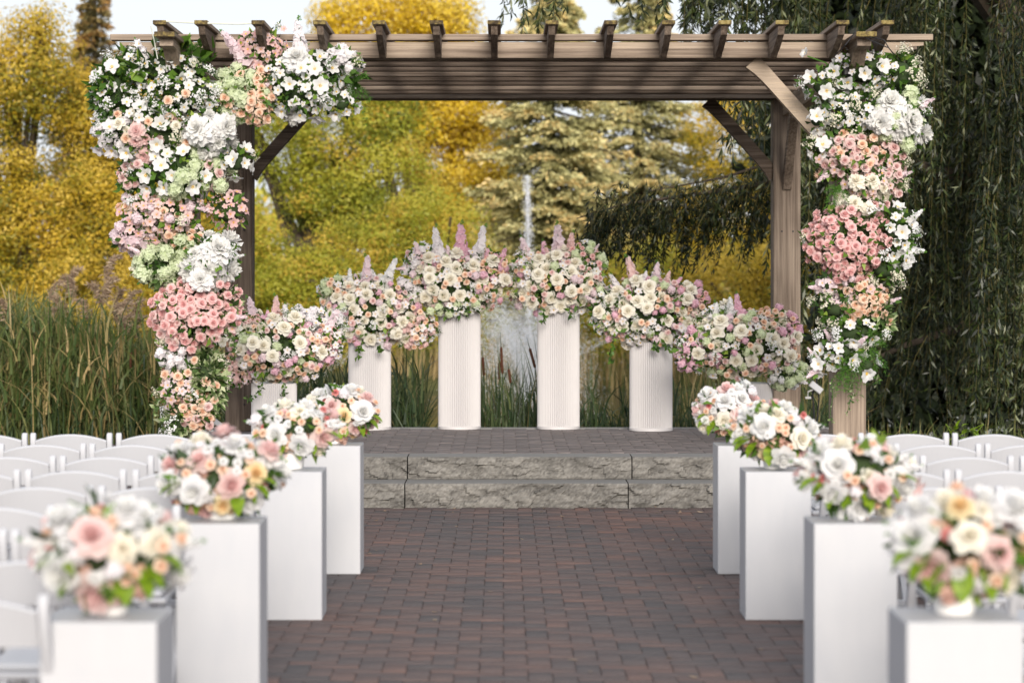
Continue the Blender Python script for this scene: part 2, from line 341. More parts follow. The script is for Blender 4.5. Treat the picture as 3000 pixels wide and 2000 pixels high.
# ------------------------------------------------------------------ pergola
PW = 0.115
YF, YR = 16.9, 20.6; XL, XR = -2.245, 2.403
BZ0, BZ1 = 3.145, 3.305
pg = thing("pergola", "weathered brown timber pergola standing over the platform and steps", "pergola", (0.08, 18.7, 0))
PO = Vector((0.08, 18.7, 0))
def pob(name, b, m, **k): return ob(name, b.mesh(name, m), pg, -PO, **k)
for (x, y, z) in ((XL, YF, -0.02), (XR, YF, -0.02), (XL, YR, PZ), (XR, YR, PZ)):
    b = MB(); b.box((-PW, -PW, z), (PW, PW, 3.14), 0.008, t=.20 if (x, y) == (XL, YR) else .46)  # reed-side rear post: same wood, its shade put in as a darker tint
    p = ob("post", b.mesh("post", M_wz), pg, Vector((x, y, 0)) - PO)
    for bz in (z + 0.22, 1.18, 2.02):
        for dx in (-0.045, 0.05):
            if random.random() < .8:
                b = MB(); b.tube([(dx, -PW - 0.004, bz + random.uniform(-.03, .03)), (dx, -PW + 0.01, bz)], 0.008, 7); ob("bolt", b.mesh("bolt", M_black), p)
# front and rear header beams: main fascia, upper ledger, cap board, ends cut to a cove
def cove(xe, s):     # outline of a beam end in x,z, s=+1 right end
    pts = [(xe - s * 0.0, BZ1 - 0.052), (xe - s * 0.0, BZ1 - 0.075)]
    for k in range(7):
        q = k / 6 * pi / 2; pts.append((xe - s * (0.03 + 0.16 * math.sin(q)), BZ1 - 0.075 - 0.062 * (1 - math.cos(q)) - 0.004))
    pts += [(xe - s * 0.20, BZ1 - 0.141), (xe - s * 0.24, BZ0)]
    return pts
for y, x0, x1 in ((YF - 0.135, -2.66, 2.91), (YR - 0.13, -2.62, 2.86)):
    poly = cove(x0, -1) + cove(x1, 1)[::-1]
    b = MB(); b.prism(poly, 'y', y - 0.02, y + 0.02, t=.62); pob("fascia_board", b, M_wx)
    b = MB(); b.box((x0 + 0.30, y - 0.032, BZ0 - 0.003), (x1 - 0.30, y - 0.021, BZ0 + 0.062), 0.003); pob("lower_ledger", b, M_wx)
    b = MB(); b.box((x0 - 0.06, y - 0.055, BZ1 - 0.042), (x1 + 0.06, y + 0.05, BZ1), 0.004); pob("cap_board", b, M_wx)
    poly = cove(x0, -1) + cove(x1, 1)[::-1]
    b = MB(); b.prism(poly, 'y', y + 0.25, y + 0.29); pob("fascia_board", b, M_wx)
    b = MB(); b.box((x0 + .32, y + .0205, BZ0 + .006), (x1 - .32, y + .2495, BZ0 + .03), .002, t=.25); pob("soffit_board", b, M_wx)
# slats between the headers
for k in range(8):
    yy = YF + 0.27 + k * 0.432
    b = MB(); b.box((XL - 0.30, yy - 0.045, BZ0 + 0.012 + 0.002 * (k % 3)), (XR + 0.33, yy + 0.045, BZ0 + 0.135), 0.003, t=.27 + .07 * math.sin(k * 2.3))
    pob("slat", b, M_wx)
# rafters with shaped tails and lichen-ended cap planks
tails = [437 + 20, 590, 757, 937, 1110, 1278, 1448, 1617, 1789, 1958, 2123, 2290, 2467, 2598]
TD = 16.12
for i, px in enumerate(tails):
    x = (px - VX) * TD / F
    if i == 0: x = (458 - VX) * 15.95 / F
    prof = [(TD, 3.30), (TD + 0.05, 3.245), (TD + 0.09, 3.235), (TD + 0.17, 3.21), (TD + 0.30, 3.175), (TD + 0.42, 3.155), (TD + 0.47, 3.135), (TD + 0.55, 3.13), (TD + 0.60, 3.155), (YF - 0.17, 3.165), (YF - 0.17, 3.30)]
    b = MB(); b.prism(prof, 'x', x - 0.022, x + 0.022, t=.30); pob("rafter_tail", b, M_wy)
    b = MB(); b.box((x - 0.02, YF + 0.165, 3.283), (x + 0.02, YR + 0.6, 3.304), 0.002); pob("rafter", b, M_wy)
    b = MB(); b.box((x - 0.044, TD - 0.03, 3.306), (x + 0.044, YR + 0.62, 3.334), 0.003)
    me = b.mesh("cap_plank", [M_wy, M_lichen])
    for pl in me.polygons:
        if pl.center.y < TD - 0.026: pl.material_index = 1
    ob("cap_plank", me, pg, -PO)
# lower cross beams that ride on the posts
for x in (XL, XR):
    b = MB(); b.prism([(16.10, 3.214), (16.10, 3.165), (16.28, 3.155), (16.42, 3.06), (16.56, 3.02), (YF - .175, 3.01), (YF - .175, 3.214)], 'x', x - .046, x + .046); pob("cross_beam", b, M_wy)
    b = MB(); b.box((x - 0.045, YF + 0.175, 2.99), (x + 0.045, YR - 0.17, 3.14), 0.005); pob("cross_beam", b, M_wy)
    b = MB(); b.box((x - 0.068, 16.0, 3.216), (x + 0.068, YF - 0.19, 3.25), 0.004)
    me = b.mesh("cap_plank", [M_wy, M_lichen])
    for pl in me.polygons:
        if pl.center.y < 16.01: pl.material_index = 1
    ob("cap_plank", me, pg, -PO)
# knee braces: curved boards with a bulge near each end
def brace(ax, p0, p1, c, th, name="knee_brace", wd=0.075, t=.45):
    """in the plane (ax,z) from p0 (on post) to p1 (on beam), at the other coordinate c"""
    a, bb = Vector(p0), Vector(p1); d = (bb - a); L_ = d.length; d.normalize(); nrm = Vector((-d.y, d.x))
    if nrm.y < 0: nrm = -nrm
    up, lo = [], []
    for k in range(13):
        q = k / 12; w1 = wd * (0.66 + 0.30 * (abs(q - 0.5) * 2) ** 6)
        sag = 0.0
        up.append(a + d * L_ * q + nrm * (wd * 0.62)); lo.append(a + d * L_ * q - nrm * (w1 + sag))
    poly = [(p.x, p.y) for p in up + lo[::-1]]
    b = MB()
    if ax == 'x': b.prism(poly, 'y', c - th / 2, c + th / 2, t)
    else: b.prism(poly, 'x', c - th / 2, c + th / 2, t)
    return pob(name, b, M_wx if ax == 'x' else M_wy)
for (x, s) in ((XL, 1), (XR, -1)):
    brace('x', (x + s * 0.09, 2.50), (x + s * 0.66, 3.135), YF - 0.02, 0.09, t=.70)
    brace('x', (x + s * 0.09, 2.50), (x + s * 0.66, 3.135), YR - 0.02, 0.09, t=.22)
    brace('y', (YF + 0.09, 2.42), (YF + 0.60, 2.99), x, 0.07)
    brace('y', (YR - 0.09, 2.42), (YR - 0.60, 2.99), x, 0.07)

# strap, cables, speaker, little flood lights
b = MB(); b.box((-0.5, -0.012, -0.002), (0.5, 0.012, 0.002))
pts = [P(470, 62, 16.1), P(540, 66, 16.1), P(620, 69, 16.1), P(700, 71, 16.1), P(746, 68, 16.1)]
b = MB(); b.tube(pts, 0.006, 6); b.tube([P(442, 78, 16.08), P(452, 120, 16.1), P(462, 174, 16.15)], 0.004, 5)
tag(ob("tie_strap", b.mesh("tie_strap", M_strap)), "pale strap stretched between the pergola's rafter ends above the flowers", "strap")
b = MB()
for a_, c_ in (((2508, 92), (2445, 165)), ((2512, 92), (2590, 118)), ((2590, 118), (2620, 160)), ((2512, 95), (2600, 140))):
    b.tube([P(*a_, 16.05), P((a_[0] + c_[0]) / 2, (a_[1] + c_[1]) / 2 + 4, 16.0), P(*c_, 16.1)], 0.004, 5)
tag(ob("black_cable", b.mesh("black_cable", M_black)), "thin black cables tied around the pergola corner above the speaker", "cable")
sp = thing("loudspeaker", "small black loudspeaker hung on the pergola post behind white blossoms", "speaker", P(2490, 215, 16.55))
b = MB(); b.box((-0.05, -0.05, -0.02), (0.06, 0.05, 0.085), 0.008); ob("cabinet", b.mesh("cabinet", M_black), sp)
b = MB(); [b.box((-0.04, -0.056, -0.01 + k * 0.014), (0.05, -0.0515, -0.004 + k * 0.014)) for k in range(6)]; ob("grille", b.mesh("grille", M_black), sp)
b = MB(); b.tube([(0.04, 0, 0.085), (0.04, 0.0, 0.25)], 0.008, 8); ob("bracket", b.mesh("bracket", M_grey), sp)
def floodlight(label, loc, rz, s=1.0):
    f = thing("floodlight", label, "floodlight", loc); f.rotation_euler = (0, 0, rz); f.scale = (s, s, s)
    Mt = Matrix.Rotation(R(38), 4, 'Y')
    b = MB(); b.box((-0.075, -0.03, 0.10), (0.075, 0.03, 0.17), 0.006, Mt); ob("housing", b.mesh("housing", M_grey), f)
    b = MB(); b.box((-0.065, -0.035, 0.108), (0.065, -0.0315, 0.162), 0, Mt); ob("lens", b.mesh("lens", M_white), f)
    b = MB(); b.tube([(0, 0, 0), (0, 0, 0.06), (0.07, 0, 0.09)], 0.009, 8); b.box((-0.03, -0.03, -0.012), (0.03, 0.03, 0.01)); ob("bracket", b.mesh("bracket", M_grey), f)
floodlight("small grey floodlight beside the foot of the dark rear pergola post", (-2.47, 20.4, PZ + 0.013), 0.3, 0.62)
floodlight("small pale floodlight clamped beside the willow-side rear pergola post", (XR + 0.16, 20.35, 0.62), 0.0, 0.8)
b = MB(); b.tube([(XR + 0.19, 20.4, 0.6), (XR + 0.24, 20.4, 0.75), (XR + 0.21, 20.4, 0.95), (XR + 0.2, 20.38, 0.7), (XR + 0.22, 20.35, 0.33)], 0.007, 6)
b.tube([(XR + 0.22, 20.4, 0.9), (XR + 0.26, 20.4, 0.6), (XR + 0.23, 20.38, 0.34)], 0.006, 6)
tag(ob("power_cable", b.mesh("power_cable", M_black)), "black power cable looping down beside the floodlight on the rear post", "cable")

# ------------------------------------------------------------------ chairs
def soften(me, w_):
    bm = bmesh.new(); bm.from_mesh(me); es = [e for e in bm.edges if len(e.link_faces) == 2 and e.calc_face_angle(0) > .9]
    bmesh.ops.bevel(bm, geom=es, offset=w_, segments=3, affect='EDGES', profile=.5); bm.to_mesh(me); bm.free()
    me.polygons.foreach_set("use_smooth", np.ones(len(me.polygons), bool)); me.update(); return me
def make_chair():
    t = thing("folding_chair", "", "chair", (0, 0, 0), "white folding chairs in rows")
    for s in (-1, 1):
        b = MB(); x = s * 0.206; w2 = 0.0145
        prof = [(0.405, 0.0), (0.375, 0.0), (0.03, 0.62), (0.002, 0.68), (-0.008, 0.72), (-0.012, 0.758), (-0.006, 0.776), (0.006, 0.783), (0.018, 0.777), (0.024, 0.758), (0.026, 0.72), (0.036, 0.68), (0.065, 0.63)]
        b.prism(prof, 'x', x - w2, x + w2); ob("upright", soften(b.mesh("upright", M_resin), .006), t)
        b = MB(); xi = s * 0.176
        b.prism([(0.335, 0.43), (0.30, 0.43), (-0.045, 0.0), (-0.005, 0.0)], 'x', xi - 0.012, xi + 0.012); ob("leg", b.mesh("leg", M_resin), t)
    b = MB(); N = 14; vs_ = []; fs = []
    for k in range(N + 1):
        u = -1 + 2 * k / N; x = u * 0.190; yb = -0.002 - 0.026 * (1 - u * u); zt = 0.741 + 0.034 * (1 - u * u) ; zb = 0.640
        for (yy, zz) in ((yb + .030, zb), (yb - 0.012, zt - 0.007), (yb - 0.007, zt - .001), (yb + 0.003, zt + .001), (yb + 0.013, zt - 0.004), (yb + 0.05, zb)): vs_.append((x, yy, zz))
    for k in range(N):
        for q in range(6): fs.append((k * 6 + q, k * 6 + (q + 1) % 6, (k + 1) * 6 + (q + 1) % 6, (k + 1) * 6 + q))
    fs += [tuple(range(6)), tuple(range(N * 6, N * 6 + 6))[::-1]]
    b.add(vs_, fs); ob("back_panel", b.mesh("back_panel", M_resin), t)
    b = MB(); b.box((-0.16, 0.03, 0.415), (0.16, 0.44, 0.435), 0.005); s_ = ob("seat", b.mesh("seat", M_resin), t)
    b = MB(); b.box((-0.145, 0.05, 0.4355), (0.145, 0.425, 0.458), 0.010); ob("seat_pad", b.mesh("seat_pad", M_white), s_)
    for (y, z) in ((0.02, 0.085), (0.345, 0.085)):
        b = MB(); b.box((-0.19, y - 0.01, z - 0.014), (0.19, y + 0.01, z + 0.014), 0.004); ob("stretcher", b.mesh("stretcher", M_resin), t)
    return t
ORD = ["first", "second", "third", "fourth", "fifth", "sixth", "seventh", "eighth", "ninth"]
proto = make_chair(); first = True
for k in range(9):
    D = 13.05 - 0.84 * k
    for side, xa, nm in ((-1, -1.175, "reed"), (1, 1.495, "willow")):
        for c in range(5):
            xc = xa + side * (0.23 + 0.461 * c)
            pxl, pxr = VX + (xc - 0.24) * F / D, VX + (xc + 0.24) * F / D
            if pxr < -20 or pxl > 3020: continue
            row = "front row" if k == 0 else ORD[k] + " row from the steps"
            o = proto if first else copy_tree(proto); first = False
            o.location = (xc + random.gauss(0, 0.004), D + random.gauss(0, 0.008), 0); o.rotation_euler = (0, 0, random.gauss(0, 0.012))
            o['label'] = f"white folding chair on the {nm} side, {row}, {ORD[c]} from the aisle"

# ------------------------------------------------------------------ plinths
HP = 0.70; WP = 0.155
plL = [(13.2, 1056), (11.41, 943), (8.97, 760), (6.38, 462)]; plR = [(13.2, 2103), (11.41, 2185), (8.97, 2385), (6.38, 2656)]
PLN = []
POSN = ["nearest the stone steps", "second from the stone steps", "third from the stone steps", "farthest from the stone steps"]
b = MB(); b.box((-WP, -WP, 0.0), (WP, WP, HP), 0.0035); pm = b.mesh("plinth", M_white)
b = MB(); b.box((-WP + 0.012, -WP + 0.012, HP + 0.0005), (WP - 0.012, WP - 0.012, HP + 0.0012)); 
for side, lst, nm in ((-1, plL, "reed"), (1, plR, "willow")):
    for k, (D, px) in enumerate(lst):
        xe = (px - VX) * D / F; c = Vector((xe + side * WP, D + WP, 0))
        o = tag(ob("plinth", pm, loc=c), f"tall white square plinth on the {nm} side of the aisle, {POSN[k]}", "plinth", "white plinths along the aisle")
        o.rotation_euler = (0, 0, random.gauss(0, 0.006)); PLN.append((nm, k, c))

# ------------------------------------------------------------------ fluted columns
def column_mesh(h, r=0.186, flutes=66):
    n_ = flutes * 6; vs_ = []; fs = []
    prof = [(1.0, 0.0, 0), (1.0, 0.022, 0), (0.985, 0.026, 1), (0.985, h - 0.006, 1), (0.96, h, 0)]
    for (k_, z, fl) in prof:
        for i in range(n_):
            q = 2 * pi * i / n_; ph = (i % 6) / 6; rr = r * k_ - (0.010 * (1 - abs(math.sin(pi * ph))) if fl else 0)
            vs_.append((rr * math.cos(q), rr * math.sin(q), z))
    for a in range(len(prof) - 1):
        for i in range(n_): fs.append((a * n_ + i, a * n_ + (i + 1) % n_, (a + 1) * n_ + (i + 1) % n_, (a + 1) * n_ + i))
    fs.append(tuple(range((len(prof) - 1) * n_, len(prof) * n_)))
    b = MB(); b.add(vs_, fs); return b.mesh("shaft", M_flute)
COLS = [(803, 19.45, 0.45), (1083, 20.78, 0.75), (1346, 20.86, 1.06), (1636, 20.86, 1.06), (1907, 20.62, 0.75), (2196, 19.45, 0.45)]
CN = ["short white fluted column beside the dark rear pergola post", "mid-height white fluted column on the reed side of the platform", "tall white fluted column on the reed side of the fountain",
      "tall white fluted column on the willow side of the fountain", "mid-height white fluted column on the willow side of the platform", "short white fluted column beside the willow-side rear pergola post"]
CC = []
for (px, D, h), lb in zip(COLS, CN):
    c = Vector(((px - VX) * D / F, D, PZ + 0.003)); CC.append((c, h))
    t = thing("fluted_column", lb, "column", c, "white fluted columns on the platform"); ob("shaft", column_mesh(h), t)
    b = MB(); b.lathe([(0.0, h + 0.004), (0.150, h + 0.004), (0.150, h + 0.001)], 40); ob("top_plate", b.mesh("top_plate", M_white), t)

# ------------------------------------------------------------------ flower library (every bloom opens towards +Z, about 1 unit across)
def petal(b, phi, r0, z0, a0, a1, L_, W, Rc, t0, t1, rng, nv=4, nu=3, ruff=0.0, point=0.0, mi=0):
    r, z = r0, z0; rows = []
    for i in range(nv + 1):
        v = i / nv
        if i:
            a = R(a0 + (a1 - a0) * (v - 0.5 / nv)); r += math.cos(a) * L_ / nv; z += math.sin(a) * L_ / nv
        w_ = W * (0.42 + 0.58 * math.sin(pi * (0.12 + 0.62 * v))) * (1 - (0.45 + point) * max(0, v - 0.72) / 0.28)
        row = []
        for j in range(nu + 1):
            u = -1 + 2 * j / nu; q = u * w_ / Rc; tt = Rc * math.sin(q); inn = Rc * (1 - math.cos(q))
            dz = ruff * v * rng.normal() + 0.35 * inn * (0.3 if a0 > 60 else 1); rr = r - inn * (0.9 if a0 > 40 else 0.25)
            row.append((rr * math.cos(phi) - tt * math.sin(phi), rr * math.sin(phi) + tt * math.cos(phi), z + dz))
        rows.append(row)
    vs_ = [p for row in rows for p in row]; m_ = nu + 1
    fs = [(i * m_ + j, i * m_ + j + 1, (i + 1) * m_ + j + 1, (i + 1) * m_ + j) for i in range(nv) for j in range(nu)]
    b.add(vs_, fs, [t0 + (t1 - t0) * (k // m_) / nv for k in range(len(vs_))], mi)

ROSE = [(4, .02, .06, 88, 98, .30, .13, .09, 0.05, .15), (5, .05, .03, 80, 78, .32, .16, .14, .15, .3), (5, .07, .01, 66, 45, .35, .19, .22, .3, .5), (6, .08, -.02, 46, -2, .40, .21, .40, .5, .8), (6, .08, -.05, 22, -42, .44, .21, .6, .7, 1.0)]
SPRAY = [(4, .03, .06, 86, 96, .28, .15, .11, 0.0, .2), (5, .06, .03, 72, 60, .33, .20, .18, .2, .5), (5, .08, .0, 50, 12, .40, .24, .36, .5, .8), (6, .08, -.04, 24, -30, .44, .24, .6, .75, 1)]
def rose_mesh(m, rings, seed):
    rng = np.random.default_rng(seed); b = MB(); b.lathe([(.09, .0), (.085, .2), (.05, .27), (0, .29)], 10, t=.1)
    for ri, (k, r0, z0, a0, a1, L_, W, Rc, t0, t1) in enumerate(rings):
        ph = rng.uniform(0, 6.28)
        for i in range(k):
            petal(b, ph + 2 * pi * i / k + rng.normal(0, .1), r0, z0, a0 + rng.normal(0, 6), a1 + rng.normal(0, 12), L_ * rng.uniform(.9, 1.1), W * rng.uniform(.9, 1.12), Rc, t0, t1, rng, ruff=0.006 + .004 * ri)
    return b.mesh("rose", m, True)
def peony_mesh(m, seed):
    rng = np.random.default_rng(seed); b = MB()
    for ri in range(9):
        k = 5 + ri; a = 98 - ri * 13
        for i in range(k):
            petal(b, 2 * pi * (i + rng.uniform(-.3, .3)) / k + ri, .03 + .012 * ri, .10 - .03 * ri, a + rng.normal(0, 10), a - 25 - 5 * ri + rng.normal(0, 15), (.26 + .024 * ri) * rng.uniform(.8, 1.15), .115, .2 + .05 * ri, ri / 10, ri / 9, rng, ruff=.034, nv=4, nu=3)
    return b.mesh("peony", m, True)
def blossom_mesh(m, seed, k=5, cup=12, point=0.0, W=.17, my=None):
    rng = np.random.default_rng(seed); b = MB()
    for i in range(k):
        petal(b, 2 * pi * i / k + rng.normal(0, .08), .012, 0, 40 + cup + rng.normal(0, 8), -20 + cup + rng.normal(0, 14), .46, W * rng.uniform(.9, 1.1), .5, 0.05, 1, rng, nv=4, nu=3, ruff=.028, point=point)
    for i in range(7):
        q = 2 * pi * i / 7 + rng.normal(0, .2); a = Vector((math.cos(q) * .05, math.sin(q) * .05, .07)); 
        b.add([a + Vector((.03, 0, 0)), a + Vector((-.015, .026, 0)), a + Vector((-.015, -.026, 0)), a + Vector((0, 0, .10))], [(0, 1, 3), (1, 2, 3), (2, 0, 3)], .5, 1)
    return b.mesh("blossom", [m, my], True)
def floret(b, c, nrm, s, rng, k=4, t=0.5, mi=0):
    nrm = Vector(nrm).normalized(); a = nrm.orthogonal().normalized(); a = Quaternion(nrm, rng.uniform(0, 6.28)) @ a; bb = nrm.cross(a)
    for i in range(k):
        q = 2 * pi * i / k; d = a * math.cos(q) + bb * math.sin(q); e = nrm.cross(d); lift = nrm * s * rng.uniform(.0, .22)
        tt = min(1, max(0, t + rng.normal(0, .12)))
        b.add([c, c + d * s * .34 + e * s * .30 + lift * .6, c + d * s * .62 + lift, c + d * s * .34 - e * s * .30 + lift * .6], [(0, 1, 2, 3)], [max(0, tt - .35), tt, min(1, tt + .15), tt], mi)
def hydrangea_mesh(m, seed):
    rng = np.random.default_rng(seed); b = MB(); N = 62; b.lathe([(.0, -.26), (.17, -.22), (.28, -.05), (.28, .08), (.19, .22), (0, .28)], 12, t=.3)
    for i in range(N):
        z = 1 - 1.45 * (i + .5) / N; q = i * 2.39996; r = math.sqrt(max(0, 1 - z * z)); d = Vector((r * math.cos(q), r * math.sin(q), z))
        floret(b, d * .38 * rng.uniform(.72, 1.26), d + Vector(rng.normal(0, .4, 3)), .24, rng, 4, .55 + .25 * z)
    return b.mesh("hydrangea", m, False)
def spire_mesh(m, mg, seed, dense=1.0):
    rng = np.random.default_rng(seed); b = MB(); N = int(66 * dense)
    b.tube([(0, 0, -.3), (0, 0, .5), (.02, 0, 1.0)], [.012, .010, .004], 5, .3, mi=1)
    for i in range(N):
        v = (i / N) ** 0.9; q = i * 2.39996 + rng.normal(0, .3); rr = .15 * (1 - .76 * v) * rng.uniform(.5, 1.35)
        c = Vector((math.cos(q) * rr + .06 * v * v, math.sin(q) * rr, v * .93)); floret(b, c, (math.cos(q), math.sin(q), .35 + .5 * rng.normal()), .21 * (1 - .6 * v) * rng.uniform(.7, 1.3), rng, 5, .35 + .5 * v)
    for i in range(9):
        v = .92 + .012 * i; q = i * 2.4; rr = .045 * (1 - i / 11); c = Vector((math.cos(q) * rr, math.sin(q) * rr, v)); floret(b, c, (math.cos(q), math.sin(q), .8), .06, rng, 3, .8, 1)
    return b.mesh("delphinium", [m, mg], False)
def filler_mesh(m, mg, seed):
    rng = np.random.default_rng(seed); b = MB()
    for i in range(9):
        d = Vector((rng.normal(0, .55), rng.normal(0, .55), 1)).normalized(); tip = d * rng.uniform(.35, .62)
        b.tube([(0, 0, -.2), tip * .5, tip], .006, 4, .6, False, 1)
        for k in range(8):
            c = tip + Vector(rng.normal(0, .075, 3)); floret(b, c, Vector((d.x, d.y, d.z)) + Vector(rng.normal(0, .4, 3)), .085, rng, 5, .8)
        for k in range(2):
            c = tip * rng.uniform(.4, .9) + Vector(rng.normal(0, .05, 3)); floret(b, c, rng.normal(0, 1, 3), .10, rng, 2, .6, 1)
    return b.mesh("waxflower", [m, mg], False)
def pet(name, c0, c1, trans=0.48): return mat(name, [(0, tuple(.5 * a + .5 * b for a, b in zip(c0, c1))), (1, c1)], rough=0.6, trans=trans, spec=0.2, rand=0.25, ns=(7, 7, 7), na=0.2)
PM = dict(
    cream=pet("petal_cream", (.88, .81, .66), (.92, .90, .83)), white=pet("petal_white", (.82, .81, .74), (.86, .86, .88)),
    blush=pet("petal_blush", (.74, .38, .38), (.86, .70, .68)), peach=pet("petal_peach", (.87, .50, .30), (.91, .73, .60)),
    pink=pet("petal_pink", (.78, .40, .41), (.89, .63, .62)), mauve=pet("petal_mauve", (.72, .36, .47), (.86, .62, .72)),
    lilac=pet("petal_lilac", (.74, .54, .60), (.87, .77, .81)), coral=pet("petal_coral", (.62, .10, .12), (.80, .36, .34)),
    green=pet("petal_green", (.50, .60, .30), (.76, .82, .62)), butter=pet("petal_butter", (.84, .48, .14), (.88, .78, .54)),
    ivory=pet("petal_ivory", (.62, .58, .40), (.84, .81, .70)), hpeach=pet("petal_dusty_peach", (.55, .28, .20), (.82, .58, .50)), lavw=pet("petal_lavender_white", (.82, .77, .80), (.90, .88, .90)))
M_yel = flat("stamen_yellow", (.72, .48, .06), rough=.7)
def three(fn): return [fn(s) for s in range(3)]
KIND = {}
for c in ('cream', 'blush', 'white', 'pink', 'butter', 'coral'): KIND['rose_' + c] = ("rose", three(lambda s: rose_mesh(PM[c], ROSE, s + 10)))
for c in ('peach', 'pink', 'blush', 'coral', 'white'): KIND['spray_' + c] = ("spray_rose", three(lambda s: rose_mesh(PM[c], SPRAY, s + 20)))
for c in ('white', 'blush', 'cream'): KIND['peony_' + c] = ("peony", three(lambda s: peony_mesh(PM[c], s + 30)))
for c in ('white', 'pink', 'lavw', 'lilac', 'blush'):
    KIND['cosmos_' + c] = ("cosmos", three(lambda s: blossom_mesh(PM[c], s + 40, 5, 6, my=M_yel)))
    KIND['lily_' + c] = ("lily", three(lambda s: blossom_mesh(PM[c], s + 50, 6, 20, .12, .165, my=M_yel)))
for c in ('green', 'white', 'hpeach', 'lavw', 'blush', 'ivory', 'mauve', 'lilac'): KIND['hyd_' + c] = ("hydrangea", three(lambda s: hydrangea_mesh(PM[c], s + 60)))
for c in ('white', 'lilac', 'mauve', 'blush', 'lavw', 'pink'): KIND['spire_' + c] = ("delphinium", three(lambda s: spire_mesh(PM[c], M_fern, s + 70)))
for c in ('white', 'ivory'): KIND['filler_' + c] = ("waxflower", three(lambda s: filler_mesh(PM[c], M_fern, s + 80)))
# a broad cupped leaf for the bouquets
def bigleaf():
    b = MB(); rows = []
    for i in range(7):
        v = i / 6; w_ = .30 * math.sin(pi * min(1, .08 + v * .92)) ** .8 * (1 if v < .97 else .15); z = -.35 * v * v + .1 * v
        rows += [(-w_, v, z + .10 * w_ * 3), (0, v, z), (w_, v, z + .10 * w_ * 3)]
    b.add(rows, [(i * 3 + j, i * 3 + j + 1, (i + 1) * 3 + j + 1, (i + 1) * 3 + j) for i in range(6) for j in range(2)], [.5 + .3 * math.sin(k) for k in range(21)])
    return b.mesh("leaf", M_leafbig, True)
LEAFB = bigleaf()

def orient(nrm, spin):
    q = Vector((0, 0, 1)).rotation_difference(Vector(nrm)); return (q @ Quaternion((0, 0, 1), spin)).to_euler()

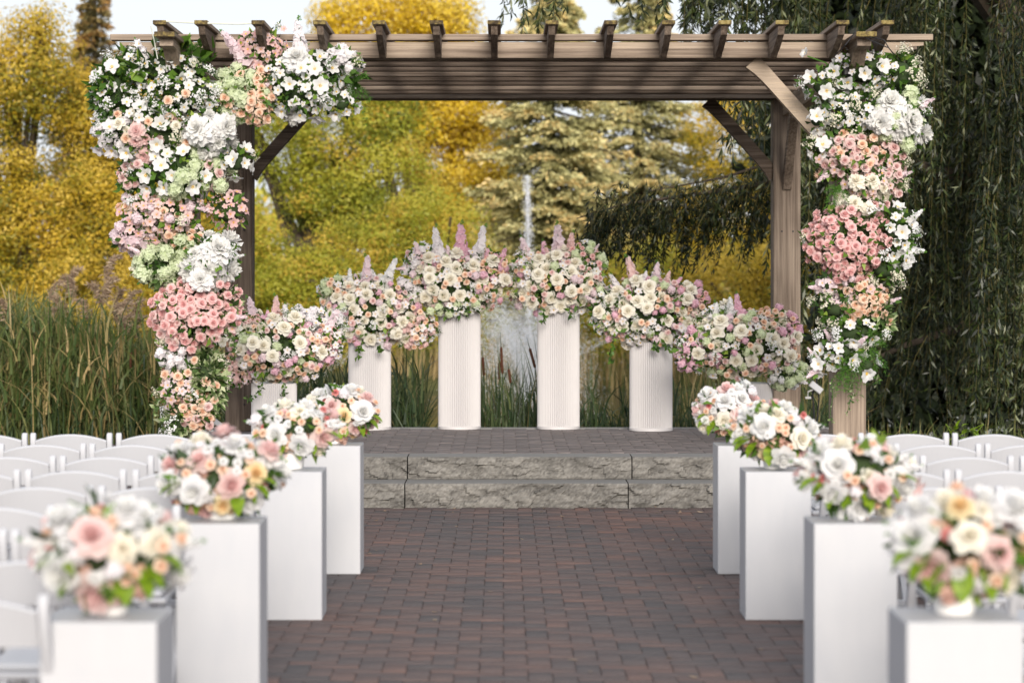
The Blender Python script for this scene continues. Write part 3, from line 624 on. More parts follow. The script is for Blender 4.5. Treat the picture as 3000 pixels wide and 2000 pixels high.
class Arr:
    """one flower arrangement: blooms spread over soft lumps, foliage between them"""
    def __init__(s, root, seed):
        s.root = root; s.o = Vector(root.location); s.rng = np.random.default_rng(seed); s.pts = np.zeros((0, 4)); s.leaf = {}
        s.seed = seed; s.core = MB(); s.twig = MB(); s.blend = 9 if seed in (201, 202) else 4
    def bloom(s, kind, p, nrm, size, spin=None):
        name, mm = KIND[kind]; r = s.rng
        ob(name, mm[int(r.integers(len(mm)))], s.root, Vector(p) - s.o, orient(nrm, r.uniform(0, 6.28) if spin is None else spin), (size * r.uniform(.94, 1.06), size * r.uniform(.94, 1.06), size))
    def ok(s, p, size, gap):
        if len(s.pts):
            d = np.linalg.norm(s.pts[:, :3] - np.array(p), axis=1)
            if (d < gap * 0.5 * (s.pts[:, 3] + size)).any(): return False
        s.pts = np.vstack([s.pts, [*p, size]]); return True
    def blob(s, px, py, D, rx, ry, dep, mix, leaf='b', ld=1.0, gap=0.74, front=0.4, face=0.55, fill=1.0):
        c = P(px, py, D); k = D / F; rad = np.array([rx * k, dep, ry * k]); r = s.rng; s.blobs = getattr(s, 'blobs', []) + [(c, rad, mix)]
        area = pi * rad[0] * rad[2] * 1.5 + pi * rad[1] * rad[2] * .6
        if min(rad) > 0.045:
            for _ in range(2):
                vs_ = []; fs = []; n1, n2 = 7, 12
                for i in range(n1 + 1):
                    for j in range(n2):
                        th = pi * i / n1; ph = 2 * pi * j / n2; q = (.66 if _ == 0 else .5) * r.uniform(.9, 1.05)
                        vs_.append(c + Vector((rad[0] * math.sin(th) * math.cos(ph), rad[1] * math.sin(th) * math.sin(ph), rad[2] * math.cos(th))) * q)
                for i in range(n1):
                    for j in range(n2): fs.append((i * n2 + j, i * n2 + (j + 1) % n2, (i + 1) * n2 + (j + 1) % n2, (i + 1) * n2 + j))
                if _ == 0: s.core.add(vs_, fs)
        for kind, cover, s0, s1 in mix:
            tgt = cover * area * 1.35; done = 0.0; tries = 0
            while done < tgt and tries < 260:
                tries += 1; size = r.uniform(s0, s1)
                d = r.normal(size=3); d /= np.linalg.norm(d)
                if d[1] > front: continue
                p = np.array(c) + d * rad * (r.uniform(.86, 1.06) if r.random() < .82 else r.uniform(1.05, 1.24))
                if not s.ok(p, size, gap): continue
                nr = d / rad; nr /= np.linalg.norm(nr); nr = nr + np.array((0, -face, .12)) + r.normal(0, .2, 3)
                if kind.startswith('spire'): nr = d + np.array((0, -.2, .5)); size *= 1.0
                if kind.startswith('filler'): nr = d + np.array((0, -.1, .25))
                s.bloom(kind, p, nr, size); done += pi * (size / 2) ** 2 * (.55 if kind.startswith('spire') else 1)
        small = [(k_, a_ * .62, b_ * .72) for k_, c_, a_, b_ in mix if not k_.startswith(('spire', 'filler')) and c_ > .09]
        if small:
            done, tries, tgt = 0.0, 0, .42 * area * fill
            while done < tgt and tries < 330:
                tries += 1; k_, a_, b_ = small[int(r.integers(len(small)))]; size = r.uniform(a_, b_); d = r.normal(size=3); d /= np.linalg.norm(d)
                if d[1] > front: continue
                p = np.array(c) + d * rad * r.uniform(.80, .96)
                if not s.ok(p, size, .62): continue
                nr = d / rad; nr /= np.linalg.norm(nr); s.bloom(k_, p, nr + np.array((0, -face, .1)) + r.normal(0, .25, 3), size); done += pi * (size / 2) ** 2
        if ld: s.leaves(c, rad, int(area * 950 * ld), leaf, front + .25)
    def leaves(s, c, rad, N, leaf, front=0.6, L0=(.045, .085), reach=(.62, .98)):
        r = s.rng; N = max(N, 4); d = r.normal(size=(N * 3, 3)); d /= np.linalg.norm(d, axis=1, keepdims=True); d = d[d[:, 1] < front][:N]
        base = np.array(c) + d * rad * r.uniform(*reach, (len(d), 1)); dr = d + r.normal(0, .55, d.shape) + np.array((0, -.15, -.05))
        ln = r.uniform(*L0, len(d)); s.leaf.setdefault(leaf, []).append((base, dr, ln, ln * r.uniform(.38, .6, len(d))))
    def spire(s, kind, a, tip, D, D2=None):
        A, B = P(*a, D), P(*tip, D2 or D); s.bloom(kind, A, B - A, (B - A).length * 1.02)
    def fern(s, px, py, D, r_px, N=14, down=0.5):
        r = s.rng; c = P(px, py, D); k = D / F * r_px
        for i in range(N):
            d = Vector((r.normal(0, .8), -abs(r.normal(0, .5)), r.normal(0, .6) - down)).normalized(); L_ = k * r.uniform(.6, 1.25); pts = []
            for q in range(9): v = q / 8; pts.append(np.array(c + d * L_ * v + Vector((0, 0, -.35 * L_ * v * v))))
            base = np.repeat(np.array(pts[1:]), 9, 0) + r.normal(0, .002, (72, 3)); dr = r.normal(0, .8, (72, 3)) + np.array(d) * .9
            s.leaf.setdefault('f', []).append((base, dr, r.uniform(.018, .038, 72), np.full(72, .0032)))
    def trail(s, pts, D, leaf='v', N=18, ln=(.02, .034)):
        r = s.rng; pts = [P(x, y, D) for x, y in pts]; s.twig.tube(pts, .0018, 4)
        for i in range(N):
            v = i / N * (len(pts) - 1); k = int(v); p = pts[k].lerp(pts[k + 1], v - k)
            l_ = r.uniform(*ln); s.leaf.setdefault(leaf, []).append((np.array([p]), r.normal(0, 1, (1, 3)) + np.array([[0, -.3, -.3]]), np.array([l_]), np.array([l_ * .6])))
    def fan(s, px, py, rx, ry, D, kinds, n_=7):
        r = s.rng
        for i in range(n_):
            q = R(90 + (i / (n_ - 1) - .5) * 130 + r.normal(0, 5)); k = r.uniform(1.25, 1.6) if abs(q - R(90)) < .6 else r.uniform(1.15, 1.4)
            s.spire(kinds[i % len(kinds)], (px + math.cos(q) * rx * .75, py - math.sin(q) * ry * .7), (px + math.cos(q) * rx * k * .95, py - math.sin(q) * ry * k), D + r.normal(0, .06))
    def wisps(s, n_):
        r = s.rng
        for _ in range(n_):
            c, rad, m = s.blobs[int(r.integers(len(s.blobs)))]; d = np.array((r.choice((-1, 1)) * r.uniform(.5, 1), r.uniform(-.7, .1), r.normal(.1, .5))); d /= np.linalg.norm(d)
            p = np.array(c) + d * rad * r.uniform(.92, 1.12); k_ = ('filler_white', 'filler_ivory', 'spire_white', 'spire_lilac')[int(r.choice(4, p=(.42, .28, .15, .15)))]
            s.bloom(k_, p, d + np.array((0, -.1, .25)), r.uniform(.09, .14)); q = Vector(p); e = Vector(d)
            for i in range(5): l_ = r.uniform(.03, .06); s.leaf.setdefault('b', []).append((np.array([p + d * r.uniform(-.02, .06)]), r.normal(0, .6, (1, 3)) + d[None], np.array([l_]), np.array([l_ * .45])))
    def done(s):
        r = s.rng; B_ = getattr(s, 'blobs', [])
        if B_ and s.seed < 300: s.wisps(46 if s.blend == 9 else 9)
        if len(B_) > 1:
            for _ in range(int(s.blend * len(B_))):
                i = int(r.integers(len(B_))); c1, r1, m1 = B_[i]; c2, r2, m2 = B_[int(np.argsort([np.linalg.norm((np.array(c1) - np.array(q[0])) / (r1 + q[1])) for q in B_])[1 + int(r.integers(min(2, len(B_) - 1)))])]
                if not m1 or not m2: continue
                u = r.uniform(.35, .65); c = np.array(c1) * (1 - u) + np.array(c2) * u; rad = (r1 + r2) / 2; d = r.normal(size=3); d /= np.linalg.norm(d)
                if d[1] > .1: continue
                k_, _c, a_, b_ = (m1 if r.random() < .5 else m2)[0 if r.random() < .6 else -1]; size = r.uniform(a_, b_) * .92; p = c + d * rad * np.array((.85, 1.0, .85)) * r.uniform(.9, 1.15)
                if s.ok(p, size, .6): s.bloom(k_, p, d + np.array((0, -.7, .15)), size)
        for key, lst in s.leaf.items():
            base, dr, ln, wd = (np.concatenate([x[i] for x in lst]) for i in range(4)); v, f = leafset(base - np.array(s.o), dr, ln, wd, s.rng)
            t = np.repeat(np.clip(s.rng.normal(.5, .24, len(base)), 0, 1), 4)
            if key == 'v': t = (t.reshape(-1, 4) + np.array([-.1, .18, .25, .18])).reshape(-1)
            nm, m = {'b': ("foliage", M_leafb), 'v': ("variegated_foliage", M_var), 'f': ("asparagus_fern", M_fern)}[key]
            stuff(ob(nm, np_mesh(nm, v, f, m, t), s.root))
        if s.core.v: ob("moss_core", s.core.mesh("moss_core", M_foam, True), s.root, -s.o)
        if s.twig.v: ob("trailing_stem", s.twig.mesh("trailing_stem", M_fern), s.root, -s.o)

# ---- mixes: (kind, share of area covered, smallest, largest)
W_ = .85
MIXC = [('rose_cream', .62, .118, .135), ('hyd_green', .05, .075, .095), ('hyd_lilac', .05, .06, .085), ('hyd_mauve', .06, .055, .08), ('spray_peach', .13, .05, .062), ('cosmos_lavw', .16, .07, .09), ('spray_blush', .07, .05, .064), ('filler_white', .05, .08, .11)]
def mixc(**over):
    out = []
    for k, c, a, b_ in MIXC: out.append((k, over.get(k, c), a, b_))
    return out
ALAB = ["cream rose and blush spire arrangement on the short column by the dark post",
        "cream rose, blush and pink arrangement on the mid-height column on the reed side",
        "cream rose arrangement with white, mauve spires on the tall column on the reed side",
        "cream rose arrangement with lilac and blush spires on the tall column on the willow side",
        "cream rose and blush arrangement trailing a green sprig on the mid-height column, willow side",
        "white, cream and mauve flower arrangement on the short column by the willow-side post"]
def arr_root(i): 
    c, h = CC[i]; return thing("flower_arrangement", ALAB[i], "flowers", c + Vector((0, 0, h + .005)), "flower arrangements on the fluted columns")
# 1
a = Arr(arr_root(0), 101); D = 19.35
a.blob(815, 1020, D, 140, 88, .27, mixc(rose_cream=0.53, spray_peach=.2, cosmos_lavw=.10), fill=.12, ld=.9); a.blob(690, 1085, D, 50, 38, .12, [('spray_blush', .3, .05, .064), ('cosmos_lilac', .3, .05, .07), ('hyd_blush', .2, .06, .08)])
a.blob(900, 955, D + .1, 90, 45, .14, [('hyd_lavw', .3, .075, .1), ('cosmos_lavw', .4, .07, .09), ('filler_white', .2, .08, .1)]); a.blob(965, 1000, D, 38, 45, .10, [('cosmos_lavw', .4, .07, .09), ('hyd_green', .3, .085, .11), ('spray_pink', .1, .04, .05)])
a.blob(730, 960, D, 45, 45, .12, [('rose_cream', .4, .118, .135), ('spray_blush', .3, .05, .064)])
for k, A_, B_ in (('spire_lilac', (755, 960), (722, 868)), ('spire_blush', (808, 950), (804, 862)), ('spire_mauve', (790, 985), (783, 905)), ('spire_lavw', (838, 950), (835, 888)), ('spire_lilac', (945, 1010), (990, 900)), ('spire_mauve', (960, 1060), (1000, 1000)), ('spire_mauve', (700, 1060), (655, 1048))): a.spire(k, A_, B_, D - .02)
a.trail([(770, 1120), (755, 1150), (735, 1165), (720, 1168)], D - .22, 'b', 22, (.03, .05)); a.trail([(830, 1120), (835, 1150), (825, 1162)], D - .24, 'b', 16, (.03, .05)); a.fan(815, 1010, 125, 70, D + .08, ('spire_blush', 'spire_white', 'spire_lilac')); a.done()
# 2
a = Arr(arr_root(1), 102); D = 20.7
a.blob(1080, 915, D, 122, 90, .27, mixc(), fill=.12, ld=.9); a.blob(1215, 960, D, 55, 50, .13, [('cosmos_lavw', .35, .07, .09), ('hyd_blush', .35, .05, .07), ('spray_peach', .15, .05, .062), ('rose_cream', .2, .118, .135)]); a.blob(985, 860, D, 45, 40, .12, [('hyd_green', .3, .085, .11), ('cosmos_lavw', .3, .07, .09), ('spray_peach', .2, .05, .062)])
a.blob(1195, 862, D + .05, 42, 36, .11, [('hyd_lavw', .55, .075, .1), ('cosmos_white', .25, .07, .09)])
for k, A_, B_ in (('spire_lilac', (1075, 850), (1070, 746)), ('spire_white', (1125, 850), (1155, 752)), ('spire_lavw', (1000, 850), (950, 815)), ('spire_mauve', (1056, 880), (1054, 815)), ('spire_mauve', (985, 900), (955, 868)), ('spire_white', (1030, 850), (1020, 785)), ('spire_blush', (1200, 985), (1262, 972)), ('spire_lavw', (1110, 850), (1090, 785))): a.spire(k, A_, B_, D - .03)
a.trail([(1060, 1010), (1050, 1030), (1047, 1046)], D - .25, 'b', 14, (.04, .06)); a.trail([(1115, 1010), (1118, 1030)], D - .25, 'b', 12, (.04, .06)); a.fan(1080, 900, 125, 70, D + .08, ('spire_white', 'spire_lilac', 'spire_blush')); a.done()
# 3
a = Arr(arr_root(2), 103); D = 20.78
a.blob(1345, 832, D, 124, 82, .27, mixc(rose_cream=0.65, spray_peach=.18), fill=.12, ld=.9); a.blob(1245, 770, D + .05, 55, 50, .14, [('cosmos_lavw', .35, .07, .09), ('hyd_lavw', .3, .075, .1), ('spray_blush', .12, .05, .064)]); a.blob(1432, 792, D, 54, 52, .14, [('spray_peach', .34, .05, .062), ('spray_pink', .10, .04, .05), ('hyd_mauve', .25, .065, .095), ('rose_cream', .1, .118, .135)])
for k, A_, B_ in (('spire_lavw', (1290, 770), (1279, 660)), ('spire_mauve', (1352, 775), (1355, 650)), ('spire_lavw', (1395, 765), (1424, 658)), ('spire_lilac', (1238, 790), (1216, 705)), ('spire_mauve', (1430, 800), (1432, 722)), ('spire_mauve', (1460, 800), (1478, 722)), ('spire_lilac', (1320, 775), (1312, 715)), ('spire_mauve', (1450, 850), (1495, 825))): a.spire(k, A_, B_, D - .03)
a.blob(1330, 905, D - .18, 60, 16, .06, [('hyd_green', .4, .085, .11), ('cosmos_white', .3, .07, .09), ('rose_cream', .2, .118, .135)], ld=.6); a.fan(1345, 820, 125, 70, D + .08, ('spire_white', 'spire_mauve', 'spire_lavw')); a.done()
# 4
a = Arr(arr_root(3), 104); D = 20.78
a.blob(1632, 832, D, 126, 82, .27, mixc(rose_cream=0.71, spray_peach=.10, cosmos_lavw=.2), fill=.12, ld=.9); a.blob(1555, 785, D, 46, 46, .13, [('cosmos_lavw', .35, .07, .09), ('spray_peach', .15, .05, .062), ('spray_blush', .2, .05, .064), ('hyd_green', .1, .085, .11)]); a.blob(1710, 775, D, 55, 55, .13, [('hyd_green', .42, .085, .11), ('spray_pink', .15, .05, .06), ('cosmos_white', .2, .07, .09)])
a.blob(1735, 850, D, 32, 38, .10, [('cosmos_white', .4, .07, .09), ('hyd_green', .3, .085, .11), ('spray_pink', .15, .05, .06)])
for k, A_, B_ in (('spire_lilac', (1555, 780), (1526, 693)), ('spire_mauve', (1600, 775), (1590, 703)), ('spire_lilac', (1640, 775), (1632, 652)), ('spire_blush', (1665, 780), (1680, 678)), ('spire_lavw', (1620, 790), (1612, 735)), ('spire_mauve', (1695, 790), (1725, 752)), ('spire_lilac', (1735, 740), (1758, 715)), ('spire_pink', (1730, 880), (1765, 882))): a.spire(k, A_, B_, D - .03)
a.trail([(1590, 905), (1595, 930), (1590, 945)], D - .26, 'b', 12, (.04, .06)); a.trail([(1665, 905), (1670, 925)], D - .26, 'b', 10, (.04, .06)); a.fan(1632, 820, 125, 70, D + .08, ('spire_blush', 'spire_lilac', 'spire_white')); a.done()
# 5
a = Arr(arr_root(4), 105); D = 20.54
a.blob(1895, 915, D, 128, 92, .27, mixc(rose_cream=0.62, cosmos_lavw=.22), fill=.12, ld=.9); a.blob(1790, 915, D, 55, 62, .13, [('cosmos_white', .4, .07, .09), ('hyd_green', .3, .085, .11), ('rose_cream', .2, .118, .135)]); a.blob(2010, 880, D, 55, 45, .13, [('hyd_mauve', .3, .065, .095), ('rose_cream', .25, .118, .135), ('spray_pink', .2, .045, .055), ('spray_peach', .15, .05, .062)])
for k, A_, B_ in (('spire_blush', (1868, 850), (1832, 748)), ('spire_lilac', (1918, 850), (1924, 764)), ('spire_lavw', (1885, 850), (1890, 790)), ('spire_mauve', (1960, 860), (1995, 808)), ('spire_mauve', (2000, 885), (2062, 858)), ('spire_lavw', (1820, 860), (1790, 800)), ('spire_mauve', (1980, 930), (2050, 925)), ('spire_blush', (1945, 855), (1960, 790))): a.spire(k, A_, B_, D - .03)
a.trail([(1800, 985), (1795, 1015), (1785, 1040), (1795, 1062)], D - .2, 'b', 30, (.035, .055)); a.trail([(1920, 1010), (1925, 1028)], D - .26, 'b', 14, (.04, .06)); a.trail([(1950, 1005), (1958, 1025)], D - .26, 'b', 12, (.04, .06)); a.fan(1895, 900, 125, 70, D + .08, ('spire_white', 'spire_blush', 'spire_mauve')); a.done()
# 6
a = Arr(arr_root(5), 106); D = 19.35
a.blob(2178, 1008, D, 142, 86, .27, mixc(rose_cream=0.56, cosmos_lavw=.2, hyd_green=.12), fill=.12, ld=.9); a.blob(2110, 955, D + .05, 60, 55, .14, [('rose_cream', .25, .118, .135), ('cosmos_lavw', .4, .07, .09), ('hyd_lavw', .2, .075, .1)]); a.blob(2270, 960, D, 70, 50, .14, [('hyd_mauve', .28, .065, .095), ('spray_peach', .22, .05, .062), ('rose_cream', .2, .118, .135)]); a.blob(2300, 1095, D, 55, 38, .12, [('hyd_green', .5, .085, .11), ('hyd_white', .2, .06, .08), ('cosmos_lavw', .2, .07, .09)])
a.blob(2025, 1030, D, 40, 50, .12, [('hyd_mauve', .4, .065, .095), ('cosmos_lilac', .3, .05, .065)])
for k, A_, B_ in (('spire_white', (2098, 960), (2094, 882)), ('spire_white', (2140, 950), (2138, 868)), ('spire_mauve', (2165, 930), (2158, 856)), ('spire_mauve', (2205, 960), (2200, 910)), ('spire_mauve', (2255, 960), (2310, 915)), ('spire_mauve', (2230, 950), (2262, 905)), ('spire_mauve', (2050, 990), (2020, 950)), ('spire_mauve', (2290, 1040), (2345, 980)), ('spire_lavw', (2320, 1110), (2370, 1120))): a.spire(k, A_, B_, D - .03)
a.fan(2178, 990, 125, 70, D + .08, ('spire_white', 'spire_mauve', 'spire_lavw')); a.done()

# ---- the two post garlands
gl = thing("post_garland", "tall garland of white lilies, green hydrangea and pink roses on the reed-side pergola post", "garland", (XL, YF - .2, 0), "flower garlands on the pergola posts")
a = Arr(gl, 201); D = 16.55
WL = [('lily_white', .40, .125, .155), ('cosmos_white', .25, .075, .095), ('filler_white', .15, .12, .16)]
a.blob(476, 204, D, 125, 52, .18, [('cosmos_white', .50, .075, .095), ('lily_white', .18, .125, .155), ('filler_white', .12, .12, .16)], ld=1.3)
a.blob(335, 265, D, 62, 82, .15, [('filler_white', .32, .12, .16), ('lily_lavw', .22, .12, .15)], ld=1.5)
a.blob(540, 280, D - .05, 92, 62, .18, [('filler_white', .38, .12, .16), ('cosmos_white', .35, .075, .095), ('spray_peach', .05, .062, .078)], ld=1.1)
a.blob(345, 385, D, 60, 60, .14, [('lily_lavw', .3, .12, .15), ('hyd_lavw', .3, .065, .095), ('hyd_lavw', .15, .1, .13)], ld=.9)
a.blob(766, 145, D, 60, 62, .15, [('cosmos_pink', .55, .075, .095), ('cosmos_blush', .25, .07, .09)], ld=.6)
a.blob(700, 275, D - .05, 68, 72, .17, [('hyd_green', .65, .105, .145), ('spray_peach', .10, .062, .078)], ld=1)
a.blob(752, 290, D - .12, 42, 80, .12, [('spray_peach', .48, .062, .078), ('hyd_green', .22, .105, .145)], ld=1)
a.blob(880, 245, D - .05, 118, 92, .2, [('lily_white', .45, .125, .155), ('peony_white', .25, .19, .24), ('cosmos_white', .18, .075, .095)], ld=.9)
a.blob(980, 195, D, 55, 52, .14, [('hyd_lavw', .4, .1, .13), ('lily_white', .3, .125, .155)], ld=1.0)
a.blob(1000, 300, D - .03, 40, 35, .1, [('lily_white', .5, .125, .155)], ld=.6)
for k, A_, B_ in (('spire_lilac', (725, 185), (648, 92)), ('spire_lavw', (885, 190), (876, 52)), ('spire_lavw', (950, 190), (1052, 158)), ('spire_blush', (745, 190), (700, 110)), ('spire_lavw', (860, 170), (905, 130)), ('spire_lavw', (395, 380), (290, 392)), ('spire_lavw', (430, 170), (395, 112))): a.spire(k, A_, B_, D - .05)
for x, y, s_ in ((762, 88, .07), (832, 86, .06), (490, 148, .09), (408, 130, .08), (502, 178, .08)): a.bloom('cosmos_pink' if s_ < .075 else 'lily_lavw', P(x, y, D - .1), (random.gauss(0, .4), -1, .3), s_)
a.blob(615, 385, D - .10, 62, 62, .15, [('peony_white', .9, .17, .22)], ld=.6)
a.blob(440, 385, D, 118, 92, .2, [('lily_white', .25, .125, .155), ('peony_blush', .14, .11, .13), ('filler_ivory', .22, .12, .16), ('cosmos_white', .18, .075, .095), ('rose_cream', .1, .09, .11), ('spray_peach', .05, .062, .078)], ld=1.1)
a.blob(520, 500, D - .04, 128, 82, .2, [('lily_white', .38, .125, .155), ('hyd_green', .32, .105, .145), ('filler_white', .1, .12, .16), ('spray_blush', .06, .062, .08)], ld=1.1)
a.blob(390, 515, D, 40, 42, .1, [('rose_blush', .7, .075, .09)], ld=1.2)
a.blob(690, 475, D - .05, 40, 38, .1, [('lily_white', .7, .125, .155)], ld=.6)
a.blob(470, 632, D, 108, 68, .19, [('cosmos_blush', .34, .07, .09), ('hyd_lilac', .16, .065, .095), ('cosmos_pink', .22, .075, .095), ('spray_peach', .14, .062, .078), ('filler_white', .06, .12, .16)], ld=.8)
a.blob(665, 618, D - .02, 58, 48, .12, [('cosmos_pink', .60, .075, .095)], ld=.7)
a.blob(390, 690, D, 55, 42, .13, [('cosmos_blush', .4, .07, .09), ('hyd_lilac', .3, .065, .095)], ld=.7)
a.spire('spire_lilac', (425, 705), (322, 702), D - .1); a.spire('spire_lilac', (420, 640), (350, 655), D - .1)
a.blob(468, 770, D - .03, 66, 52, .15, [('hyd_green', .85, .105, .145)], ld=1)
a.blob(555, 715, D - .03, 60, 40, .13, [('hyd_green', .5, .105, .145), ('spray_peach', .2, .062, .078)], ld=1)
a.blob(615, 755, D - .12, 68, 72, .16, [('peony_white', .95, .19, .24)], ld=.7)
a.blob(500, 815, D, 70, 32, .13, [('filler_ivory', .1, .12, .16)], 'v', ld=2.4)
a.blob(568, 915, D - .05, 116, 98, .2, [('spray_pink', .92, .064, .082), ('spray_blush', .12, .062, .08)], ld=.8, gap=.70)
a.blob(640, 900, D, 60, 75, .15, [('spray_pink', .55, .064, .082), ('cosmos_blush', .2, .07, .09)], 'v', ld=1.5)
a.blob(519, 1040, D - .02, 48, 45, .14, [('hyd_lavw', .35, .065, .095), ('hyd_lavw', .45, .1, .13)], ld=.7)
a.blob(528, 1128, D - .02, 52, 62, .14, [('cosmos_lilac', .28, .07, .09), ('cosmos_blush', .28, .07, .09), ('spray_peach', .28, .062, .078)], ld=.9)
a.blob(580, 1195, D - .02, 48, 62, .13, [('spray_peach', .55, .062, .078), ('spray_blush', .15, .062, .08)], ld=1.1)
a.blob(610, 1115, D, 46, 105, .15, [('spray_peach', .05, .062, .078)], 'v', ld=2.8)
a.blob(528, 1235, D - .02, 50, 42, .13, [('filler_white', .4, .12, .16)], 'v', ld=1.8)
a.fern(1040, 245, D, 75, 20, .7); a.fern(560, 150, D, 60, 10, -.1); a.fern(320, 330, D, 70, 14, .3); a.fern(360, 230, D, 60, 12, .1); a.fern(735, 180, D, 45, 8, .4)
a.trail([(655, 960), (685, 1000), (690, 1050)], D - .1, 'v', 30, (.03, .05)); a.trail([(480, 1150), (455, 1185), (450, 1215)], D - .1, 'v', 18, (.03, .05)); a.trail([(640, 760), (690, 770), (705, 800)], D - .1, 'b', 16, (.05, .08)); a.trail([(400, 520), (360, 540), (345, 560)], D - .1, 'b', 14, (.04, .06))
a.leaves(P(480, 190, D), np.array((.34, .15, .16)), 90, 'b', .4, (.09, .15), (.7, 1.0)); a.leaves(P(960, 215, D), np.array((.22, .15, .12)), 50, 'b', .4, (.09, .14), (.7, 1.0)); a.leaves(P(345, 255, D), np.array((.16, .12, .14)), 50, 'b', .4, (.08, .14), (.6, 1.0))
a.done()

gr = thing("post_garland", "narrow garland of white lilies and pink roses on the willow-side pergola post", "garland", (XR, YF - .2, 0), "flower garlands on the pergola posts")
a = Arr(gr, 202); D = 16.55
a.blob(2535, 205, D, 88, 58, .17, [('lily_white', .50, .125, .155), ('cosmos_lavw', .25, .08, .1)], ld=.9)
a.blob(2640, 225, D, 45, 68, .13, [('filler_ivory', .75, .12, .16)], ld=.7)
a.blob(2419, 250, D, 55, 48, .13, [('lily_white', .6, .125, .155)], ld=.7)
a.blob(2632, 345, D - .06, 76, 72, .17, [('peony_white', .75, .19, .24), ('hyd_green', .12, .105, .145)], ld=.7)
a.blob(2500, 330, D, 82, 56, .16, [('filler_ivory', .35, .12, .16), ('cosmos_white', .3, .075, .095), ('filler_white', .2, .12, .16)], ld=1.0)
a.blob(2392, 355, D - .05, 26, 22, .08, [('lily_white', .9, .125, .155)], ld=.5); a.blob(2404, 432, D - .05, 28, 24, .08, [('lily_white', .9, .125, .155)], ld=.5)
a.blob(2495, 460, D, 98, 76, .17, [('spray_blush', .40, .062, .08), ('spray_peach', .18, .062, .078), ('cosmos_blush', .16, .07, .09)], ld=1.1)
a.blob(2605, 440, D, 45, 50, .12, [('rose_blush', .4, .08, .095), ('spray_blush', .2, .062, .08)], ld=1.2)
a.blob(2545, 540, D - .04, 66, 46, .15, [('peony_cream', .30, .11, .13), ('cosmos_blush', .35, .07, .09)], ld=.9)
a.blob(2520, 600, D, 80, 40, .15, [('peony_cream', .4, .11, .13), ('peony_blush', .25, .09, .11), ('cosmos_lilac', .1, .07, .09)], ld=.9)
a.blob(2615, 520, D, 28, 55, .1, [('spray_blush', .45, .062, .08)], 'v', ld=1.4)
a.blob(2480, 705, D - .05, 106, 100, .2, [('spray_pink', .95, .064, .082)], ld=.7, gap=.70)
a.blob(2400, 690, D, 32, 40, .12, [('spray_pink', .7, .064, .082)], ld=.7)
a.blob(2618, 690, D - .03, 50, 92, .14, [('lily_white', .32, .125, .155), ('filler_white', .38, .12, .16)], ld=.9)
a.blob(2590, 790, D - .03, 50, 38, .13, [('filler_ivory', .75, .12, .16)], ld=.8)
a.blob(2505, 835, D, 60, 45, .15, [('spray_peach', .35, .062, .078), ('cosmos_blush', .25, .07, .09), ('hyd_lilac', .12, .065, .095)], ld=.8)
a.blob(2525, 885, D, 68, 58, .15, [('spray_peach', .60, .062, .078)], ld=1.2)
a.blob(2430, 840, D, 40, 30, .1, [('cosmos_lilac', .5, .07, .09)], ld=.8)
a.blob(2445, 905, D - .03, 46, 34, .12, [('filler_ivory', .7, .12, .16)], ld=.8)
a.blob(2495, 970, D, 88, 45, .14, [('lily_white', .42, .125, .155), ('filler_white', .16, .12, .16)], ld=1.2)
a.blob(2462, 1028, D - .05, 52, 35, .12, [('lily_white', .65, .125, .155)], ld=1.0)
a.blob(2405, 1065, D - .05, 22, 26, .07, [('lily_white', .8, .125, .155)], ld=.3); a.blob(2538, 1070, D - .05, 28, 24, .08, [('lily_white', .8, .125, .155)], ld=.3)
a.fern(2547, 1010, D - .05, 75, 20, .5); a.fern(2495, 1050, D - .08, 75, 24, 1.0); a.fern(2449, 545, D - .08, 55, 14, .5)
a.spire('spire_white', (2630, 735), (2712, 738), D - .05); a.spire('spire_lilac', (2455, 835), (2398, 812), D - .05)
a.bloom('lily_white', P(2362, 158, D - .05), (-.8, -.5, .3), .10); s_ = a.twig; s_.tube([P(2365, 165, D), P(2420, 185, D), P(2455, 230, D)], .005, 5)
a.blob(2580, 930, D, 30, 60, .1, [('spray_peach', .05, .062, .078)], 'v', ld=2.2)
a.trail([(2494, 1120), (2500, 1150), (2490, 1180), (2480, 1215)], D - .15, 'v', 22, (.022, .034)); a.trail([(2436, 1110), (2440, 1160), (2432, 1210), (2438, 1240)], D - .2, 'v', 16, (.02, .03)); a.trail([(2600, 760), (2660, 750), (2705, 735)], D - .05, 'v', 24, (.02, .03)); a.trail([(2640, 430), (2690, 425)], D, 'b', 12, (.05, .07))
a.done()

